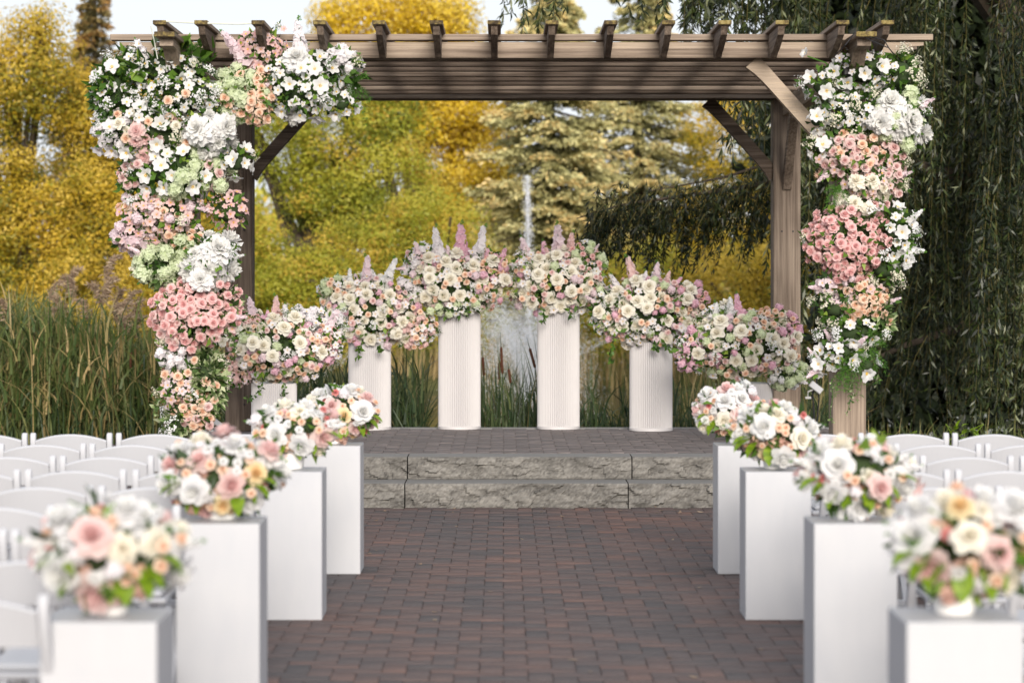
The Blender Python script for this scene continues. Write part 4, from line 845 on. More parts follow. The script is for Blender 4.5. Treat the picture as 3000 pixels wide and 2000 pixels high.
# ---- bouquets in white bowls on the plinths
BQ = {('reed', 0): (1005, 1212, 112, 84), ('reed', 1): (868, 1262, 132, 84), ('reed', 2): (648, 1395, 185, 118), ('reed', 3): (322, 1622, 228, 158),
      ('willow', 0): (2140, 1208, 105, 80), ('willow', 1): (2272, 1272, 132, 92), ('willow', 2): (2512, 1392, 178, 112), ('willow', 3): (2832, 1598, 225, 162)}
BL = ["pale rose bouquet in white bowl on the {} side plinth nearest the stone steps", "blush and cream rose bouquet on the {} side plinth, second from the steps",
      "rose bouquet with broad leaves on the {} side plinth, third from the steps", "large rose bouquet in white bowl on the {} side plinth farthest from the steps"]
bowl = MB(); bowl.lathe([(0, .002), (.050, .002), (.052, .006), (.060, .05), (.066, .095), (.062, .095), (.055, .05), (0, .03)], 36); bowl_me = bowl.mesh("bowl", M_bowl, True)
for (nm, k, c) in PLN:
    px, py, rx, ry = BQ[(nm, k)]; D = c.y
    t = thing("bouquet", BL[k].format(nm), "bouquet", (c.x, c.y, HP + .001), "bouquets on the aisle plinths"); ob("bowl", bowl_me, t)
    a = Arr(t, 300 + k * 7 + (50 if nm == 'willow' else 0)); kk = D / F; sgn = 1 if nm == 'reed' else -1
    a.blob(px, py - ry * .05, D, rx * .86, ry * .82, rx * .75 * kk,
           [('rose_white', .26, .115, .145), ('rose_blush', .30, .10, .125), ('rose_cream', .12, .10, .12), ('rose_butter' if (k + (nm == 'reed')) % 2 else 'peony_cream', .07, .085, .10), ('spray_coral', .06, .036, .046), ('spray_peach', .17, .034, .044), ('hyd_lavw', .05, .05, .07), ('spray_white', .10, .035, .05)], ld=.8, gap=.70, front=.75, face=.35, fill=.15)
    a.blob(px - 5 * sgn, py + ry * .50, D - .03, rx * .50, ry * .32, rx * .42 * kk, [('hyd_hpeach', .65, .075, .10), ('spray_peach', .15, .035, .045)], ld=.5, gap=.72, front=.7)
    for (ux, uy) in ((-.62, -.62), (.2, -.78), (-.78, .12)):
        a.bloom('rose_white', P(px + ux * rx, py + uy * ry, D - .05), (ux, -.55, .9 - uy * .2), .11 + .015 * random.random())
    for i in range(8):
        q = R(190 + 160 * i / 7) + random.gauss(0, .1); p = P(px + math.cos(q) * rx * .62, py - math.sin(q) * ry * .34, D - rx * .45 * kk)
        dv = Vector((math.cos(q), -.45, math.sin(q) * .8)).normalized(); e = dv.to_track_quat('Y', 'Z').to_euler(); ob("leaf", LEAFB, t, p - a.o, e, random.uniform(.075, .11))
    for i in range(5):
        q = R(random.choice((20, 160, 35, 145)) + random.uniform(-15, 15)); a.spire('spire_white', (px + math.cos(q) * rx * .6, py - math.sin(q) * ry * .4), (px + math.cos(q) * rx * (1.05 + .25 * random.random()), py - math.sin(q) * ry * .75), D - .04)
    a.done()

# ------------------------------------------------------------------ trees behind the pond
def crown_leaves(blobs, N, clumps, size, rng, spread=0.28, droop=0.0):
    """blobs: (x,y,z,rx,ry,rz); leaves gathered in clumps near the blob surface"""
    vol = np.array([b_[3] * b_[5] for b_ in blobs]); pr = vol / vol.sum(); B = np.array(blobs)
    i = rng.choice(len(blobs), clumps, p=pr); d = rng.normal(size=(clumps, 3)); d /= np.linalg.norm(d, axis=1, keepdims=True); d[:, 1] = -np.abs(d[:, 1]) * np.where(rng.random(clumps) < .75, 1, -1)
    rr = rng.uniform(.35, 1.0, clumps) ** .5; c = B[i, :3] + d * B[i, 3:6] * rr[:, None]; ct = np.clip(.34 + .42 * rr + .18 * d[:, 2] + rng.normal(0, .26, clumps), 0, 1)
    j = rng.integers(0, clumps, N); g_ = rng.normal(0, 1, (N, 3)); g_ *= (np.minimum(np.linalg.norm(g_, axis=1), 1.9) / np.linalg.norm(g_, axis=1))[:, None]; q = c[j] + g_ * spread * np.array((1, 1, .75))
    dr = rng.normal(size=(N, 3)); dr[:, 2] -= droop; ln = rng.uniform(*size, N)
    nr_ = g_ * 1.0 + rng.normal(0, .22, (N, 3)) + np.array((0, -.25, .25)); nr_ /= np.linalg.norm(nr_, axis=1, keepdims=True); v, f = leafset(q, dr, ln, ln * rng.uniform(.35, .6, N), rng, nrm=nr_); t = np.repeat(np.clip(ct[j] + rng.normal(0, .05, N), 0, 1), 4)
    return v, f, t
def tree(name, label, base, blobs, N, clumps, size, m, seed, trunk=.16, spread=.23, droop=.0, group=None, limbs=16):
    rng = np.random.default_rng(seed); t = thing(name, label, "tree" if 'shrub' not in name else "shrub", base, group); o = np.array(base)
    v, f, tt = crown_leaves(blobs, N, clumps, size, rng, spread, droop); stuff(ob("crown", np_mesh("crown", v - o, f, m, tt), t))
    top = max(b_[2] for b_ in blobs); b = MB(); bx, by, bz = base
    b.tube([(0, 0, -.1), (.05, 0, (top - bz) * .35), (-.06, .05, (top - bz) * .7), (0, 0, (top - bz) * 1.05)], [trunk, trunk * .75, trunk * .5, trunk * .15], 9)
    for k in range(limbs):
        e = blobs[int(rng.integers(len(blobs)))]; h = (top - bz) * rng.uniform(.15, .6); p = Vector((e[0] - bx + rng.normal(0, .4) * e[3], e[1] - by + rng.normal(0, .4) * e[4], e[2] - bz + .4 * e[5]))
        b.tube([(0, 0, h), (p.x * .5, p.y * .5, (h + p.z) / 2 + .1), tuple(p)], [trunk * .4, trunk * .26, .025], 6)
    ob("trunk", b.mesh("trunk", M_bark), t); return t
def bl(px, py, D, rx, ry, dep): c = P(px, py, D); k = D / F; return (c.x, c.y, c.z, rx * k, dep, ry * k)
def gnd(px, D): x = (px - VX) * D / F; return (x, D, float(hgt(np.array(x), np.array(D))))
G = "trees beyond the pond"
tree("golden_tree", "tall golden yellow leafy tree beyond the reeds, farthest from the pergola", gnd(60, 42), [bl(70, 250, 42, 130, 200, 1.0), bl(-60, 500, 42, 180, 300, 1.4), bl(60, 700, 41.5, 160, 260, 1.2), bl(130, 130, 42.3, 60, 100, .7), bl(40, 1000, 41, 170, 160, 1.1)], 57657, 353, (0.046, 0.087), M_gold, 1, group=G)
tree("golden_tree", "golden orange bushy tree directly behind the reed-side garland", gnd(330, 43), [bl(300, 420, 43, 130, 190, 1.1), bl(420, 330, 43.2, 120, 170, 1.0), bl(330, 680, 42, 170, 220, 1.3), bl(500, 600, 42.6, 130, 260, 1.2), bl(230, 900, 41, 150, 160, 1.2), bl(230, 290, 43, 60, 90, .7)], 68140, 387, (0.046, 0.087), M_gold, 2, group=G)
tree("golden_shrub", "golden shrub low behind the reeds near the garland", gnd(480, 40), [bl(470, 850, 40, 120, 160, 1.0), bl(380, 980, 40, 140, 110, 1.0)], 20966, 134, (0.041, 0.073), M_gold, 3, .06, group="shrubs on the far bank")
def spruce(label, px, D, top_y, half_px, seed, m=M_spruce, n=30000, bot_y=1000, dens=1.0):
    rng = np.random.default_rng(seed); g = gnd(px, D); k = D / F; zt = HC - (top_y - VY) * k; zb = max(HC - (bot_y - VY) * k, .3); t = thing("spruce_tree", label, "tree", g, G); o = np.array(g)
    Rb = half_px * k; nb = int(230 * dens); vs_, fs_, ts_ = [], [], []; b = MB(); H = zt - g[2]
    b.tube([(0, 0, -.1), (0, 0, H * .5), (0, 0, H)], [.22, .13, .02], 9); per = n // nb; off = 0
    for i in range(nb):
        q = (i + rng.random()) / nb; z = zt - (zt - zb) * q ** .8; L_ = Rb * (.08 + .92 * q ** .75) * rng.uniform(.7, 1.12); ph = rng.uniform(0, 6.28)
        if math.sin(ph) > .45 and rng.random() < .6: ph = -ph
        s_ = rng.random(per) ** .7; dx, dy = math.cos(ph), math.sin(ph)
        lat = rng.normal(0, .12 + .10 * L_, per) * (1.05 - s_ * .6); pos = np.stack([g[0] + dx * L_ * s_ - dy * lat, g[1] + dy * L_ * s_ + dx * lat, z - .28 * L_ * s_ + .12 * L_ * s_ ** 3 - np.abs(lat) * .35 - rng.random(per) * .12], 1)
        dr = np.stack([dx * .8 - dy * np.sign(lat) * .6 + rng.normal(0, .3, per), dy * .8 + dx * np.sign(lat) * .6 + rng.normal(0, .3, per), rng.normal(-.25, .3, per)], 1)
        ln = rng.uniform(.08, .16, per); v, f = leafset(pos - o, dr, ln, ln * .42, rng); vs_.append(v); fs_.append(f + off); off += len(v)
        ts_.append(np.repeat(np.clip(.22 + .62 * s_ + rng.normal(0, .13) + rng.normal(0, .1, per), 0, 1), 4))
        if i % 3 == 0: b.tube([(0, 0, z - g[2]), (dx * L_ * .8, dy * L_ * .8, z - g[2] - .2 * L_)], [.035, .008], 5)
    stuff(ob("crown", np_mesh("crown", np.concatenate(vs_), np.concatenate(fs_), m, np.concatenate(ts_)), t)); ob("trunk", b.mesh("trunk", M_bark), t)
spruce("thin brownish spruce rising above the golden trees", 278, 58, -110, 230, 21, M_spruce2, 26000, 900, .8)
spruce("large pale green spruce behind the fountain plume", 1610, 50, -150, 400, 22, n=60000, bot_y=1020)
spruce("pale spruce between the fountain and the willow", 1870, 54, -110, 460, 23, n=52000, bot_y=1000)
spruce("dark spruce far behind the fountain on the maple side", 1490, 66, 260, 190, 24, M_spruce2, 9000, 980, .6)
tree("olive_tree", "olive green leafy tree with a dark trunk behind the reed-side brace", gnd(905, 47), [bl(820, 400, 47, 150, 150, 1.4), bl(1010, 380, 47, 170, 170, 1.4), bl(1120, 540, 46.5, 160, 150, 1.3), bl(980, 560, 47, 150, 130, 1.2), bl(700, 360, 47.5, 110, 110, 1.0), bl(1130, 330, 47, 110, 120, 1.0)], 68140, 320, (0.046, 0.083), M_olive, 4, .2, group=G)
tree("olive_shrub", "pale olive shrub on the far bank beside the dark rear post", gnd(720, 44.6), [bl(700, 780, 44.6, 170, 170, 1.2), bl(640, 650, 44.8, 110, 120, .9), bl(800, 880, 44.3, 150, 140, 1.2), bl(640, 980, 44.3, 170, 120, 1.2)], 44553, 252, (0.041, 0.073), M_olive, 5, .07, group="shrubs on the far bank")
tree("olive_shrub", "pale olive shrub on the far bank below the olive tree's trunk", gnd(980, 44.8), [bl(960, 850, 44.8, 170, 130, 1.2), bl(1050, 740, 45, 130, 110, 1.0), bl(1000, 980, 44.4, 190, 110, 1.2)], 39312, 219, (0.041, 0.073), M_olive, 6, .07, group="shrubs on the far bank")
tree("olive_shrub", "yellowish olive shrub on the far bank below the yellow maple", gnd(1290, 45), [bl(1270, 690, 45, 160, 120, 1.1), bl(1210, 820, 44.8, 150, 130, 1.1), bl(1390, 800, 45.2, 120, 100, 1.0), bl(1300, 980, 44.8, 180, 110, 1.2)], 39312, 219, (0.041, 0.073), M_olive, 7, .07, group="shrubs on the far bank")
tree("maple_tree", "bright yellow autumn maple standing beyond the pond", gnd(1230, 56), [bl(1080, 80, 56, 140, 110, 1.6), bl(1250, 60, 56, 130, 120, 1.6), bl(1330, 330, 55.5, 130, 130, 1.4), bl(1210, 250, 56, 170, 130, 1.6), bl(1390, 520, 55.5, 110, 130, 1.3), bl(1340, 640, 55.3, 120, 80, 1.2), bl(1000, 200, 56, 110, 110, 1.3), bl(1400, 180, 56, 60, 60, .8)], 62899, 303, (0.064, 0.115), M_maple, 8, .22, spread=.32, group=G)
tree("golden_shrub", "golden olive shrub behind the mid-height column on the willow side", gnd(1780, 45.2), [bl(1700, 860, 45.2, 170, 130, 1.2), bl(1880, 830, 45.2, 150, 140, 1.2), bl(1780, 980, 45, 220, 110, 1.3)], 36691, 201, (0.041, 0.073), M_olive, 9, .07, group="shrubs on the far bank")
tree("golden_shrub", "golden shrub on the far bank behind the willow-side posts", gnd(2200, 45), [bl(2100, 880, 45, 170, 130, 1.2), bl(2300, 860, 45, 150, 150, 1.2), bl(2200, 1000, 44.8, 260, 110, 1.3)], 39312, 219, (0.041, 0.078), M_gold, 10, .07, group="shrubs on the far bank")
tree("golden_tree", "slender golden tree glimpsed through the willow beside the rear post", gnd(2230, 52), [bl(2180, 420, 52, 180, 180, 1.4), bl(2300, 560, 52, 190, 180, 1.4), bl(2140, 640, 52, 170, 150, 1.3), bl(2400, 120, 52, 90, 160, 1.1)], 34070, 201, (0.055, 0.092), M_gold, 12, .12, group=G)
# woodland far behind closes the horizon
rng = np.random.default_rng(77); bs_ = [(x, 95 + rng.uniform(-5, 12), 1.5 + rng.uniform(0, 1.2), rng.uniform(2.5, 4), 3, rng.uniform(2.2, 3.6)) for x in np.linspace(-60, 60, 34)]
v, f, tt = crown_leaves(bs_, 45000, 1500, (.35, .7), rng, .7); woods = stuff(ob("far_woodland", np_mesh("far_woodland", v, f, M_olive, tt))); woods['label'] = "blurred olive woodland far beyond the pond"; woods['category'] = "woodland"

# ------------------------------------------------------------------ weeping willow
rng = np.random.default_rng(5)
wb = (6.6, 27.5, -.05); wt = thing("weeping_willow", "dark weeping willow with long hanging leafy strands beside and over the pergola", "tree", wb, None)
WO = np.array(wb); LB, LD, LL, LW, LT = [], [], [], [], []; tw = MB()
def strand(p, L_, sway, lean=(0, 0), dens=30, lsize=(.075, .125), tone=.5):
    n_ = max(3, int(L_ / .22)); pts = []; x, y, z = p; vx, vy = lean
    for i in range(n_ + 1):
        q = i / n_; pts.append((x + vx * L_ * q * (1 - .35 * q) + sway * math.sin(q * 2.6) * .5, y + vy * L_ * q, z - L_ * q * (.80 + .2 * q)))
    tw.tube(pts, [.0035 * (1 - .75 * i / n_) + .0008 for i in range(n_ + 1)], 3, cap=False)
    m_ = int(L_ * dens * 2); q = rng.random(m_) * n_; k = np.minimum(q.astype(int), n_ - 1); fr = (q - k)[:, None]; A = np.array(pts); b0 = A[k] * (1 - fr) + A[k + 1] * fr
    dr = rng.normal(0, .48, (m_, 3)) + np.array((lean[0] * .5, 0, -.85)); LB.append(b0); LD.append(dr); l_ = rng.uniform(*lsize, m_); LL.append(l_); LW.append(l_ * rng.uniform(.15, .23, m_)); LT.append(np.clip(rng.normal(tone - .06, .27, m_), 0, 1))
# curtains on the right, near and farther in
WC = [(rng.uniform(2340, 3120), rng.uniform(22.3, 26.5), rng.uniform(2.0, 6.0), rng.uniform(.34, .72)) for _ in range(38)]
for i in range(330):
    k_ = WC[int(rng.integers(len(WC)))]; D = k_[1] + rng.normal(0, .2); px = k_[0] + rng.normal(0, 32); x = (px - VX) * D / F; z = max(1.2, k_[2] + rng.normal(0, .35)); strand((x, D, z), min(rng.uniform(1.2, 3.0), z + .0), rng.normal(0, .12), (rng.normal(-.06, .06), 0), 28, (.075, .125), tone=k_[3])
for i in range(200):
    D = rng.uniform(25, 29); px = rng.uniform(2450, 3150); x = (px - VX) * D / F; z = rng.uniform(.8, 3.4); strand((x, D, z), min(rng.uniform(.7, 1.8), z * .97), rng.normal(0, .15), (rng.normal(-.25, .15), 0), 26, (.06, .1), .42)
for i in range(120):
    D = rng.uniform(22, 25.5); px = rng.uniform(2010, 2400); x = (px - VX) * D / F; zend = HC - (rng.uniform(-60, 560) * (.55 if px < 2150 else 1) - VY) * D / F; L_ = rng.uniform(1.1, 2.4); strand((x, D, zend + L_), L_, rng.normal(0, .1), (rng.normal(-.05, .05), 0), 24, (.085, .14), tone=.6)
for px, py in ((1478, 75), (1500, 40), (1525, 98), (1540, 60), (1560, 95), (1585, 70), (1605, 92), (1622, 55), (1640, 30), (1665, 22), (1800, 20), (1835, 45), (1870, 80), (1905, 60), (1930, 110), (1955, 85), (1980, 130), (2000, 70), (2020, 160)):
    D = rng.uniform(21.8, 23.5); e = P(px, py, D); L_ = rng.uniform(1.2, 1.9); strand((e.x + .05, D, e.z + L_), L_, rng.normal(0, .08), (rng.normal(-.03, .04), 0), 30, (.08, .14), tone=.62)
# the low limb that reaches towards the fountain
def limb(pts, rad):
    tw2.tube(pts, rad, 8)
tw2 = MB(); low = [P(2620, 470, 25.5), P(2400, 500, 25), P(2200, 545, 24.6), P(2000, 575, 24.3), P(1820, 600, 24.0), P(1690, 640, 23.8)]
limb(low, [.05, .035, .026, .018, .011, .005]); limb([P(2250, 480, 24.8), P(2120, 520, 24.6), P(1990, 545, 24.4), P(1900, 560, 24.2)], [.016, .012, .008, .004])
for i in range(380):
    q = rng.random() ** .8 * 4.6; k = int(q); p = low[k].lerp(low[k + 1], q - k) + Vector((rng.normal(0, .06), rng.normal(0, .25), rng.normal(.02, .1)))
    strand(tuple(p), rng.uniform(.25, .85) * (1.15 - q / 9), rng.normal(0, .1), (rng.normal(-.35, .22), 0), 30, (.06, .105), .40)
limb([Vector(wb), (6.3, 27.2, 2.2), (5.6, 26.6, 4.4), (4.2, 25.5, 5.9), (2.4, 24.0, 6.5)], [.36, .30, .22, .14, .05]); limb([(6.3, 27.2, 2.2), (6.9, 27, 4.6), (7.4, 26, 6.4)], [.22, .15, .06]); limb([(5.6, 26.6, 4.4), (4.9, 25.0, 5.4), (4.2, 23.4, 5.9)], [.16, .1, .04])
limb([(4.2, 25.5, 5.9), (2.2, 23.4, 6.0), (.3, 22.6, 5.7)], [.08, .05, .02]); limb([(6.3, 27.2, 2.2), (5.4, 26.2, 2.6), P(2620, 470, 25.5)], [.12, .09, .07])
limb([(6.1, 27.3, 1.6), (5.0, 26.4, 1.1), (4.2, 25.6, .9), (3.5, 25, .62)], [.08, .05, .03, .012])
base, dr, ln, wd, tt = (np.concatenate(x) for x in (LB, LD, LL, LW, LT)); v, f = leafset(base - WO, dr, ln, wd, rng, .15)
stuff(ob("leaf_strands", np_mesh("leaf_strands", v, f, M_willow, np.repeat(tt, 4)), wt)); stuff(ob("hanging_twigs", tw.mesh("hanging_twigs", M_twig), wt, -WO)); ob("trunk", tw2.mesh("trunk", M_bark), wt, -WO)
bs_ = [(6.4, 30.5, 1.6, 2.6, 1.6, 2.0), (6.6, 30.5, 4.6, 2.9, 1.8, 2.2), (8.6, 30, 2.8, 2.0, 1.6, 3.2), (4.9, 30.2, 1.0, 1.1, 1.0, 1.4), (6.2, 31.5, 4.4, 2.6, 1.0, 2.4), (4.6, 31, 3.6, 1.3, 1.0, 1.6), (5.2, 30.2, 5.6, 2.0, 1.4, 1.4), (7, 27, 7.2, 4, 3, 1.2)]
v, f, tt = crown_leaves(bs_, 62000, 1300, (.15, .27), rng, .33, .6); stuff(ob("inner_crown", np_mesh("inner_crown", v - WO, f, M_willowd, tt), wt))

# ------------------------------------------------------------------ reeds, sedge, cattails, weeds on the near bank
def blades(name, roots, hts, rng, m, lean=.35, wd=(.010, .02), tone=.45, segs=5, parent=None, o=(0, 0, 0)):
    """arching grass blades, `segs` quads each"""
    N = len(roots); roots = np.asarray(roots) - np.array(o); ph = rng.uniform(0, 6.28, N); ln_ = np.abs(rng.normal(0, lean, N)); sx, sy = np.cos(ph) * ln_, np.sin(ph) * ln_
    wv_ = rng.uniform(*wd, N); th = rng.uniform(0, 3.14, N); q = np.linspace(0, 1, segs + 1)
    c = np.stack([roots[:, 0:1] + (sx * hts)[:, None] * q ** 2, roots[:, 1:2] + (sy * hts)[:, None] * q ** 2, roots[:, 2:3] + hts[:, None] * (q - .35 * (ln_[:, None]) * q ** 3)], -1)
    w_ = wv_[:, None] * (1 - q ** 1.6) * .5 + .0004; e = np.stack([np.cos(th), np.sin(th), np.zeros(N)], -1)[:, None]
    v = np.stack([c - e * w_[..., None], c + e * w_[..., None]], 2).reshape(-1, 3); per = 2 * (segs + 1)
    lf = np.array([(2 * i, 2 * i + 1, 2 * i + 3, 2 * i + 2) for i in range(segs)]); f = (np.arange(N)[:, None, None] * per + lf[None]).reshape(-1, 4)
    t = np.repeat(np.clip(rng.normal(tone, .22, N), 0, 1), per); return stuff(ob(name, np_mesh(name, v, f, m, t), parent))
rng = np.random.default_rng(9)
def rootsin(n_, px0, px1, d0, d1):
    D = rng.uniform(d0, d1, n_); x = (rng.uniform(px0, px1, n_) - VX) * D / F; return np.stack([x, D, np.maximum(hgt(x, D), -.4)], 1)
def lab(o, l, c): o['label'] = l; o['category'] = c; return o
n_ = 3600; r_ = rootsin(n_, -120, 660, 24.0, 28.0); lab(blades("reed_bed", r_, rng.uniform(.5, 1.62, n_) * np.clip(1.08 - (r_[:, 0] + 4.6) * .07, .6, 1.1), rng, M_reed, .6, (.010, .022), .62), "tall green and tan reeds on the pond bank behind the chairs", "reeds")
n_ = 1500; r_ = rootsin(n_, -120, 700, 23.95, 25.5); lab(blades("bank_grass", r_, rng.uniform(.25, .75, n_), rng, M_reedd, .6, (.010, .02), .6), "low dark green grass at the foot of the reeds", "grass")
n_ = 4600; r_ = rootsin(n_, -120, 650, 24.0, 27.0); r_[:, 2] += rng.uniform(.15, 1.15, n_) * np.clip(1.05 - (r_[:, 0] + 4.6) * .07, .6, 1.1); lab(blades("reed_leaves", r_, rng.uniform(.3, .6, n_), rng, M_reed, 1.0, (.014, .028), .52), "arching green reed leaves crossing among the tall reeds", "reeds")
# reed stems with feathery plumes, each a thing
stem = MB(); stem.tube([(0, 0, 0), (.01, 0, .8), (.03, 0, 1.0)], [.005, .004, .002], 5); stem_me = stem.mesh("stem", mat("reed_straw", [(0, (.25, .19, .09)), (1, (.5, .4, .22))], attr=False, na=.5))
def plume_mesh(seed):
    r2 = np.random.default_rng(seed); N = 260; s_ = r2.random(N); base = np.stack([.03 + .10 * s_ ** 2 + r2.normal(0, .014, N), r2.normal(0, .014, N), .98 + s_ * .24 - .10 * s_ ** 3], 1)
    dr = r2.normal(0, .45, (N, 3)) + np.array((.7, 0, .1)); ln = r2.uniform(.035, .08, N) * (1.1 - .5 * s_); v, f = leafset(base, dr, ln, ln * .16, r2); return np_mesh("plume", v, f, M_plume, np.repeat(np.clip(r2.normal(.5, .25, N), 0, 1), 4))
PL = [plume_mesh(s_) for s_ in range(4)]
for i, (px, py) in enumerate(((62, 880), (155, 830), (205, 790), (255, 815), (318, 755), (312, 820), (335, 835), (350, 850), (380, 855), (390, 900), (400, 930), (140, 905), (290, 880), (365, 925), (20, 960), (430, 950), (110, 940), (405, 880), (225, 870), (345, 890))):
    D = 24.4 + (i * 37 % 20) / 10; p = P(px, py, D); h = p.z + .05; t = thing("reed_stem", "tan reed stem with a feathery brown plume above the reed bed", "reed", (p.x - .08, D, -.05), "plumed reeds behind the chairs"); t.rotation_euler = (0, 0, rng.uniform(-.7, .7) + (pi if i % 3 == 0 else 0)); t.scale = (1.4, 1.4, h / 1.12)
    ob("stem", stem_me, t); ob("plume", PL[i % 4], t)
# darker sedge and cattails behind the platform
n_ = 1500; r_ = rootsin(n_, 820, 1240, 21.4, 23.2); lab(blades("sedge_clump", r_, rng.uniform(.35, 1.0, n_), rng, M_reedd, .42, (.008, .016), .55), "dark green sedge behind the mid-height column on the reed side", "sedge")
n_ = 300; r_ = rootsin(n_, 1395, 1600, 21.4, 22.6); lab(blades("sedge_clump", r_, rng.uniform(.4, 1.12, n_), rng, M_reedd, .30, (.010, .02), .62), "sparse green sedge between the two tall columns", "sedge")
n_ = 1700; r_ = rootsin(n_, 1690, 2480, 21.4, 23.6); lab(blades("sedge_clump", r_, rng.uniform(.3, .85, n_), rng, M_reedd, .55, (.008, .016), .42), "dark sedge behind the willow-side columns", "sedge")
n_ = 900; r_ = rootsin(n_, 2000, 2480, 23.5, 26); lab(blades("reed_clump", r_, rng.uniform(.5, 1.5, n_), rng, M_reed, .4, (.010, .02), .62), "yellowing reeds behind the willow-side rear post", "reeds")
n_ = 220; r_ = rootsin(n_, 590, 760, 21.3, 22.6); lab(blades("sedge_clump", r_, rng.uniform(.3, .8, n_), rng, M_reedd, .5, (.008, .016), .5), "small sedge tuft behind the dark rear post", "sedge")
for (n_, a_, b_, d0, d1, hh, l_) in ((520, 820, 1250, 21.3, 22.6, .75, "broad dark reed leaves behind the reed-side columns"), (90, 1400, 1600, 21.3, 22.2, .55, "a few broad reed leaves between the tall columns"), (420, 1690, 2480, 21.3, 23, .5, "broad dark reed leaves behind the willow-side columns")):
    r_ = rootsin(n_, a_, b_, d0, d1); r_[:, 2] += rng.uniform(0, hh, n_); lab(blades("reed_leaves", r_, rng.uniform(.22, .5, n_), rng, M_reedd, .8, (.014, .026), .6), l_, "reeds")
n_ = 5200; D_ = rng.uniform(43.2, 45.0, n_); x_ = rng.uniform(-7, 8, n_); lab(blades("far_reeds", np.stack([x_, D_, np.maximum(hgt(x_, D_), -.35)], 1), rng.uniform(.35, 1.0, n_) , rng, M_reed, .3, (.02, .035), .82), "band of tan reeds along the far bank of the pond", "reeds")
def cattail(px, y0, y1, D, lean=0.0, label=""):
    a_, b_ = P(px, y1, D), P(px + lean, y0, D); g = Vector((a_.x - (b_ - a_).x * 1.6, D, -.1)); t = thing("cattail", label, "cattail", g, "cattails behind the platform")
    b = MB(); b.tube([(0, 0, 0), a_ - g, b_ - g, (b_ - g) + (b_ - a_) * .55], [.006, .005, .004, .0015], 6); ob("stem", b.mesh("stem", M_reedd), t)
    d = (b_ - a_); b = MB(); b.tube([a_ - g, a_ - g + d * .06, a_ - g + d * .94, b_ - g], [.004, .0125, .0125, .004], 10); ob("seed_head", b.mesh("seed_head", M_cattail, True), t)
    for k in range(4):
        r_ = np.array([[g.x + rng.normal(0, .02), D + rng.normal(0, .02), -.1]]); o = blades("leaf", r_, np.array([(b_.z + .1) * rng.uniform(.85, 1.25)]), rng, M_reedd, .16, (.016, .024), .7, 6, t, tuple(g)); del o['kind']
for c_ in ((1418, 1045, 1100, 21.75, -4), (1472, 1016, 1095, 21.6, -4), (1463, 1060, 1112, 21.9, 0), (1496, 1080, 1122, 21.7, -6), (1568, 1020, 1078, 21.6, -16)): cattail(*c_, label="brown cattail between the tall fluted columns in front of the fountain")
for c_ in ((382, 1030, 1085, 24.2, 2), (396, 1022, 1070, 24.3, 1)): cattail(*c_, label="brown cattail standing in the reeds beside the pink rose garland")
def weed(px, py, D, h, label):
    p = P(px, py, D); t = thing("weed_plant", label, "plant", (p.x, D, -.05), "weeds behind the willow-side chairs"); N = 16
    b = MB(); [b.tube([(0, 0, 0), (.1 * math.cos(k), .05 * math.sin(k * 2), h * .6), (.22 * math.cos(k * 2.1), .08 * math.sin(k), h)], [.006, .005, .002], 5) for k in range(4)]; ob("stem", b.mesh("stem", M_leafbig), t)
    for k in range(N):
        dv = Vector((rng.normal(0, 1), rng.normal(-.4, .6), rng.normal(.3, .5))).normalized(); ob("leaf", LEAFB, t, (rng.normal(0, .13), rng.normal(0, .05), h * rng.uniform(.55, 1.02)), dv.to_track_quat('Y', 'Z').to_euler(), rng.uniform(.07, .11))
weed(2810, 1300, 21.8, .36, "yellow-green broad-leaved weed behind the willow-side front row chairs"); weed(2615, 1300, 21.8, .30, "small yellow-green weed beside the willow-side front post")
n_ = 500; r_ = rootsin(n_, 2500, 3100, 20.8, 22.5); lab(blades("bank_grass", r_, rng.uniform(.15, .5, n_), rng, M_reed, .5, (.006, .012), .55), "thin grass behind the willow-side chairs", "grass")

# ------------------------------------------------------------------ fountain
rng = np.random.default_rng(31); fo = P(1545, 1180, 35); fo.z = -.34; ft = thing("pond_fountain", "white fountain plume and spray rising from the pond behind the columns", "fountain", fo)
b = MB(); b.lathe([(0, .16), (.05, .16), (.07, .05), (.30, .04), (.32, -.1), (0, -.1)], 24); ob("float", b.mesh("float", M_black), ft)
def drops(name, pos, dr, ln, wd):
    v, f = leafset(pos, dr, ln, wd, rng, .5); stuff(ob(name, np_mesh(name, v, f, M_drop), ft))
N = 5200; q = rng.random(N) ** .75; H = 3.35; ang = rng.uniform(0, 6.28, N); rr = np.abs(rng.normal(0, 1, N)) * (.034 + .10 * (1 - q) ** 1.2) * (.6 + .5 * np.sin(q * 31) ** 2) + .004; pos = np.stack([np.cos(ang) * rr + .05 * (1 - q), np.sin(ang) * rr, .1 + H * q], 1)
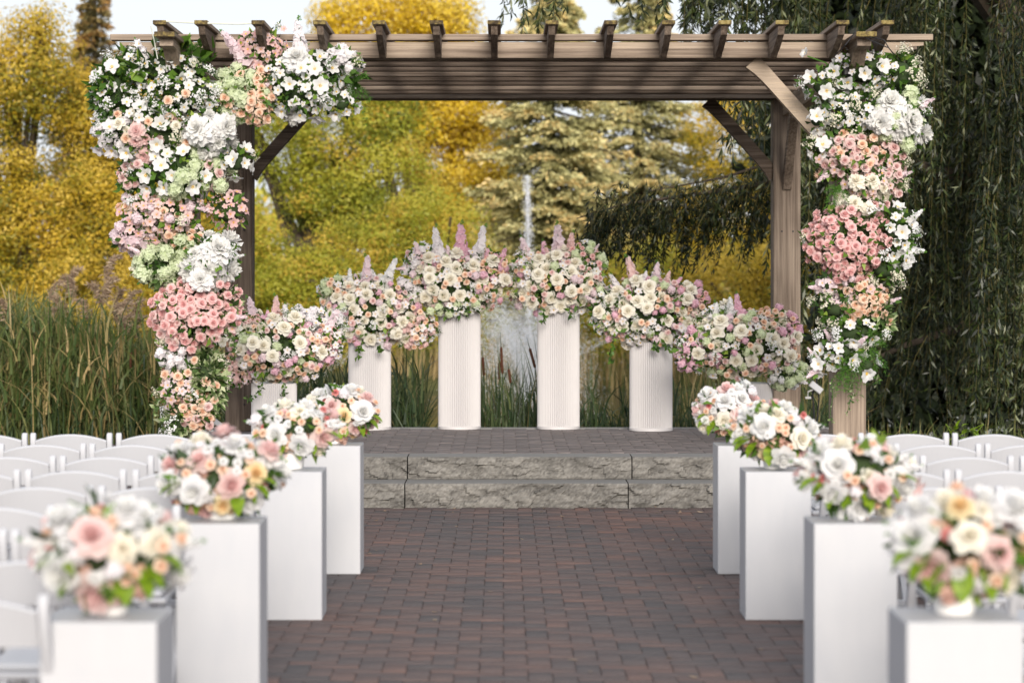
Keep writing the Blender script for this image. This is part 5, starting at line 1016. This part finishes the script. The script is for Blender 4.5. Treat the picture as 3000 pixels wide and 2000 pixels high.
drops("plume", pos, rng.normal(0, .12, (N, 3)) + np.array((0, 0, 1)), rng.uniform(.012, .045, N), rng.uniform(.005, .011, N))
N = 42000; ang = rng.uniform(0, 6.28, N); vo = np.abs(rng.normal(.95, .22, N)); tt = rng.random(N); rad = .95 * vo * tt; z = .1 + 4.6 * vo * tt * .98 - 4.7 * vo * tt ** 2
pos = np.stack([np.cos(ang) * rad, np.sin(ang) * rad, np.maximum(z * (1.15), .02)], 1) + rng.normal(0, .03, (N, 3)); dr = np.stack([np.cos(ang) * .85, np.sin(ang) * .85, 4.5 - 9.4 * tt], 1)
drops("spray", pos, dr, rng.uniform(.012, .035, N), rng.uniform(.004, .009, N))
N = 2600; ang = rng.choice(np.array([.12, -.25, 2.9, 3.5, .5]), N) + rng.normal(0, .02, N); tt = rng.random(N); rad = 3.6 * tt; z = .15 + 4.3 * tt - 4.4 * tt ** 2
pos = np.stack([np.cos(ang) * rad, np.sin(ang) * rad, np.maximum(z, .02)], 1) + rng.normal(0, .022, (N, 3)); dr = np.stack([np.cos(ang) * 3.6, np.sin(ang) * 3.6, 4.3 - 8.8 * tt], 1); drops("side_jets", pos, dr, rng.uniform(.02, .05, N), rng.uniform(.005, .009, N))

# ------------------------------------------------------------------ a few fallen leaves and petals on the paving
rng = np.random.default_rng(41); N = 46; base = np.stack([rng.uniform(-1.2, 1.4, N), rng.uniform(9.5, 17.0, N), np.full(N, .004)], 1); base[30:, 1] = rng.uniform(16.6, 17.1, N - 30)
an = rng.uniform(0, 6.28, N); ln = rng.uniform(.02, .055, N); nr_ = np.stack([rng.normal(0, .12, N), rng.normal(0, .12, N), np.ones(N)], 1); nr_ /= np.linalg.norm(nr_, axis=1, keepdims=True)
v, f = leafset(base, np.stack([np.cos(an), np.sin(an), np.zeros(N)], 1), ln, ln * .6, rng, .12, nr_); v[:, 2] = np.maximum(v[:, 2], .003)
o = stuff(ob("fallen_leaves", np_mesh("fallen_leaves", v, f, M_plume, np.repeat(rng.uniform(.2, 1, N), 4)))); o['label'] = "small dry leaves and petals scattered on the brick paving"; o['category'] = "leaves"
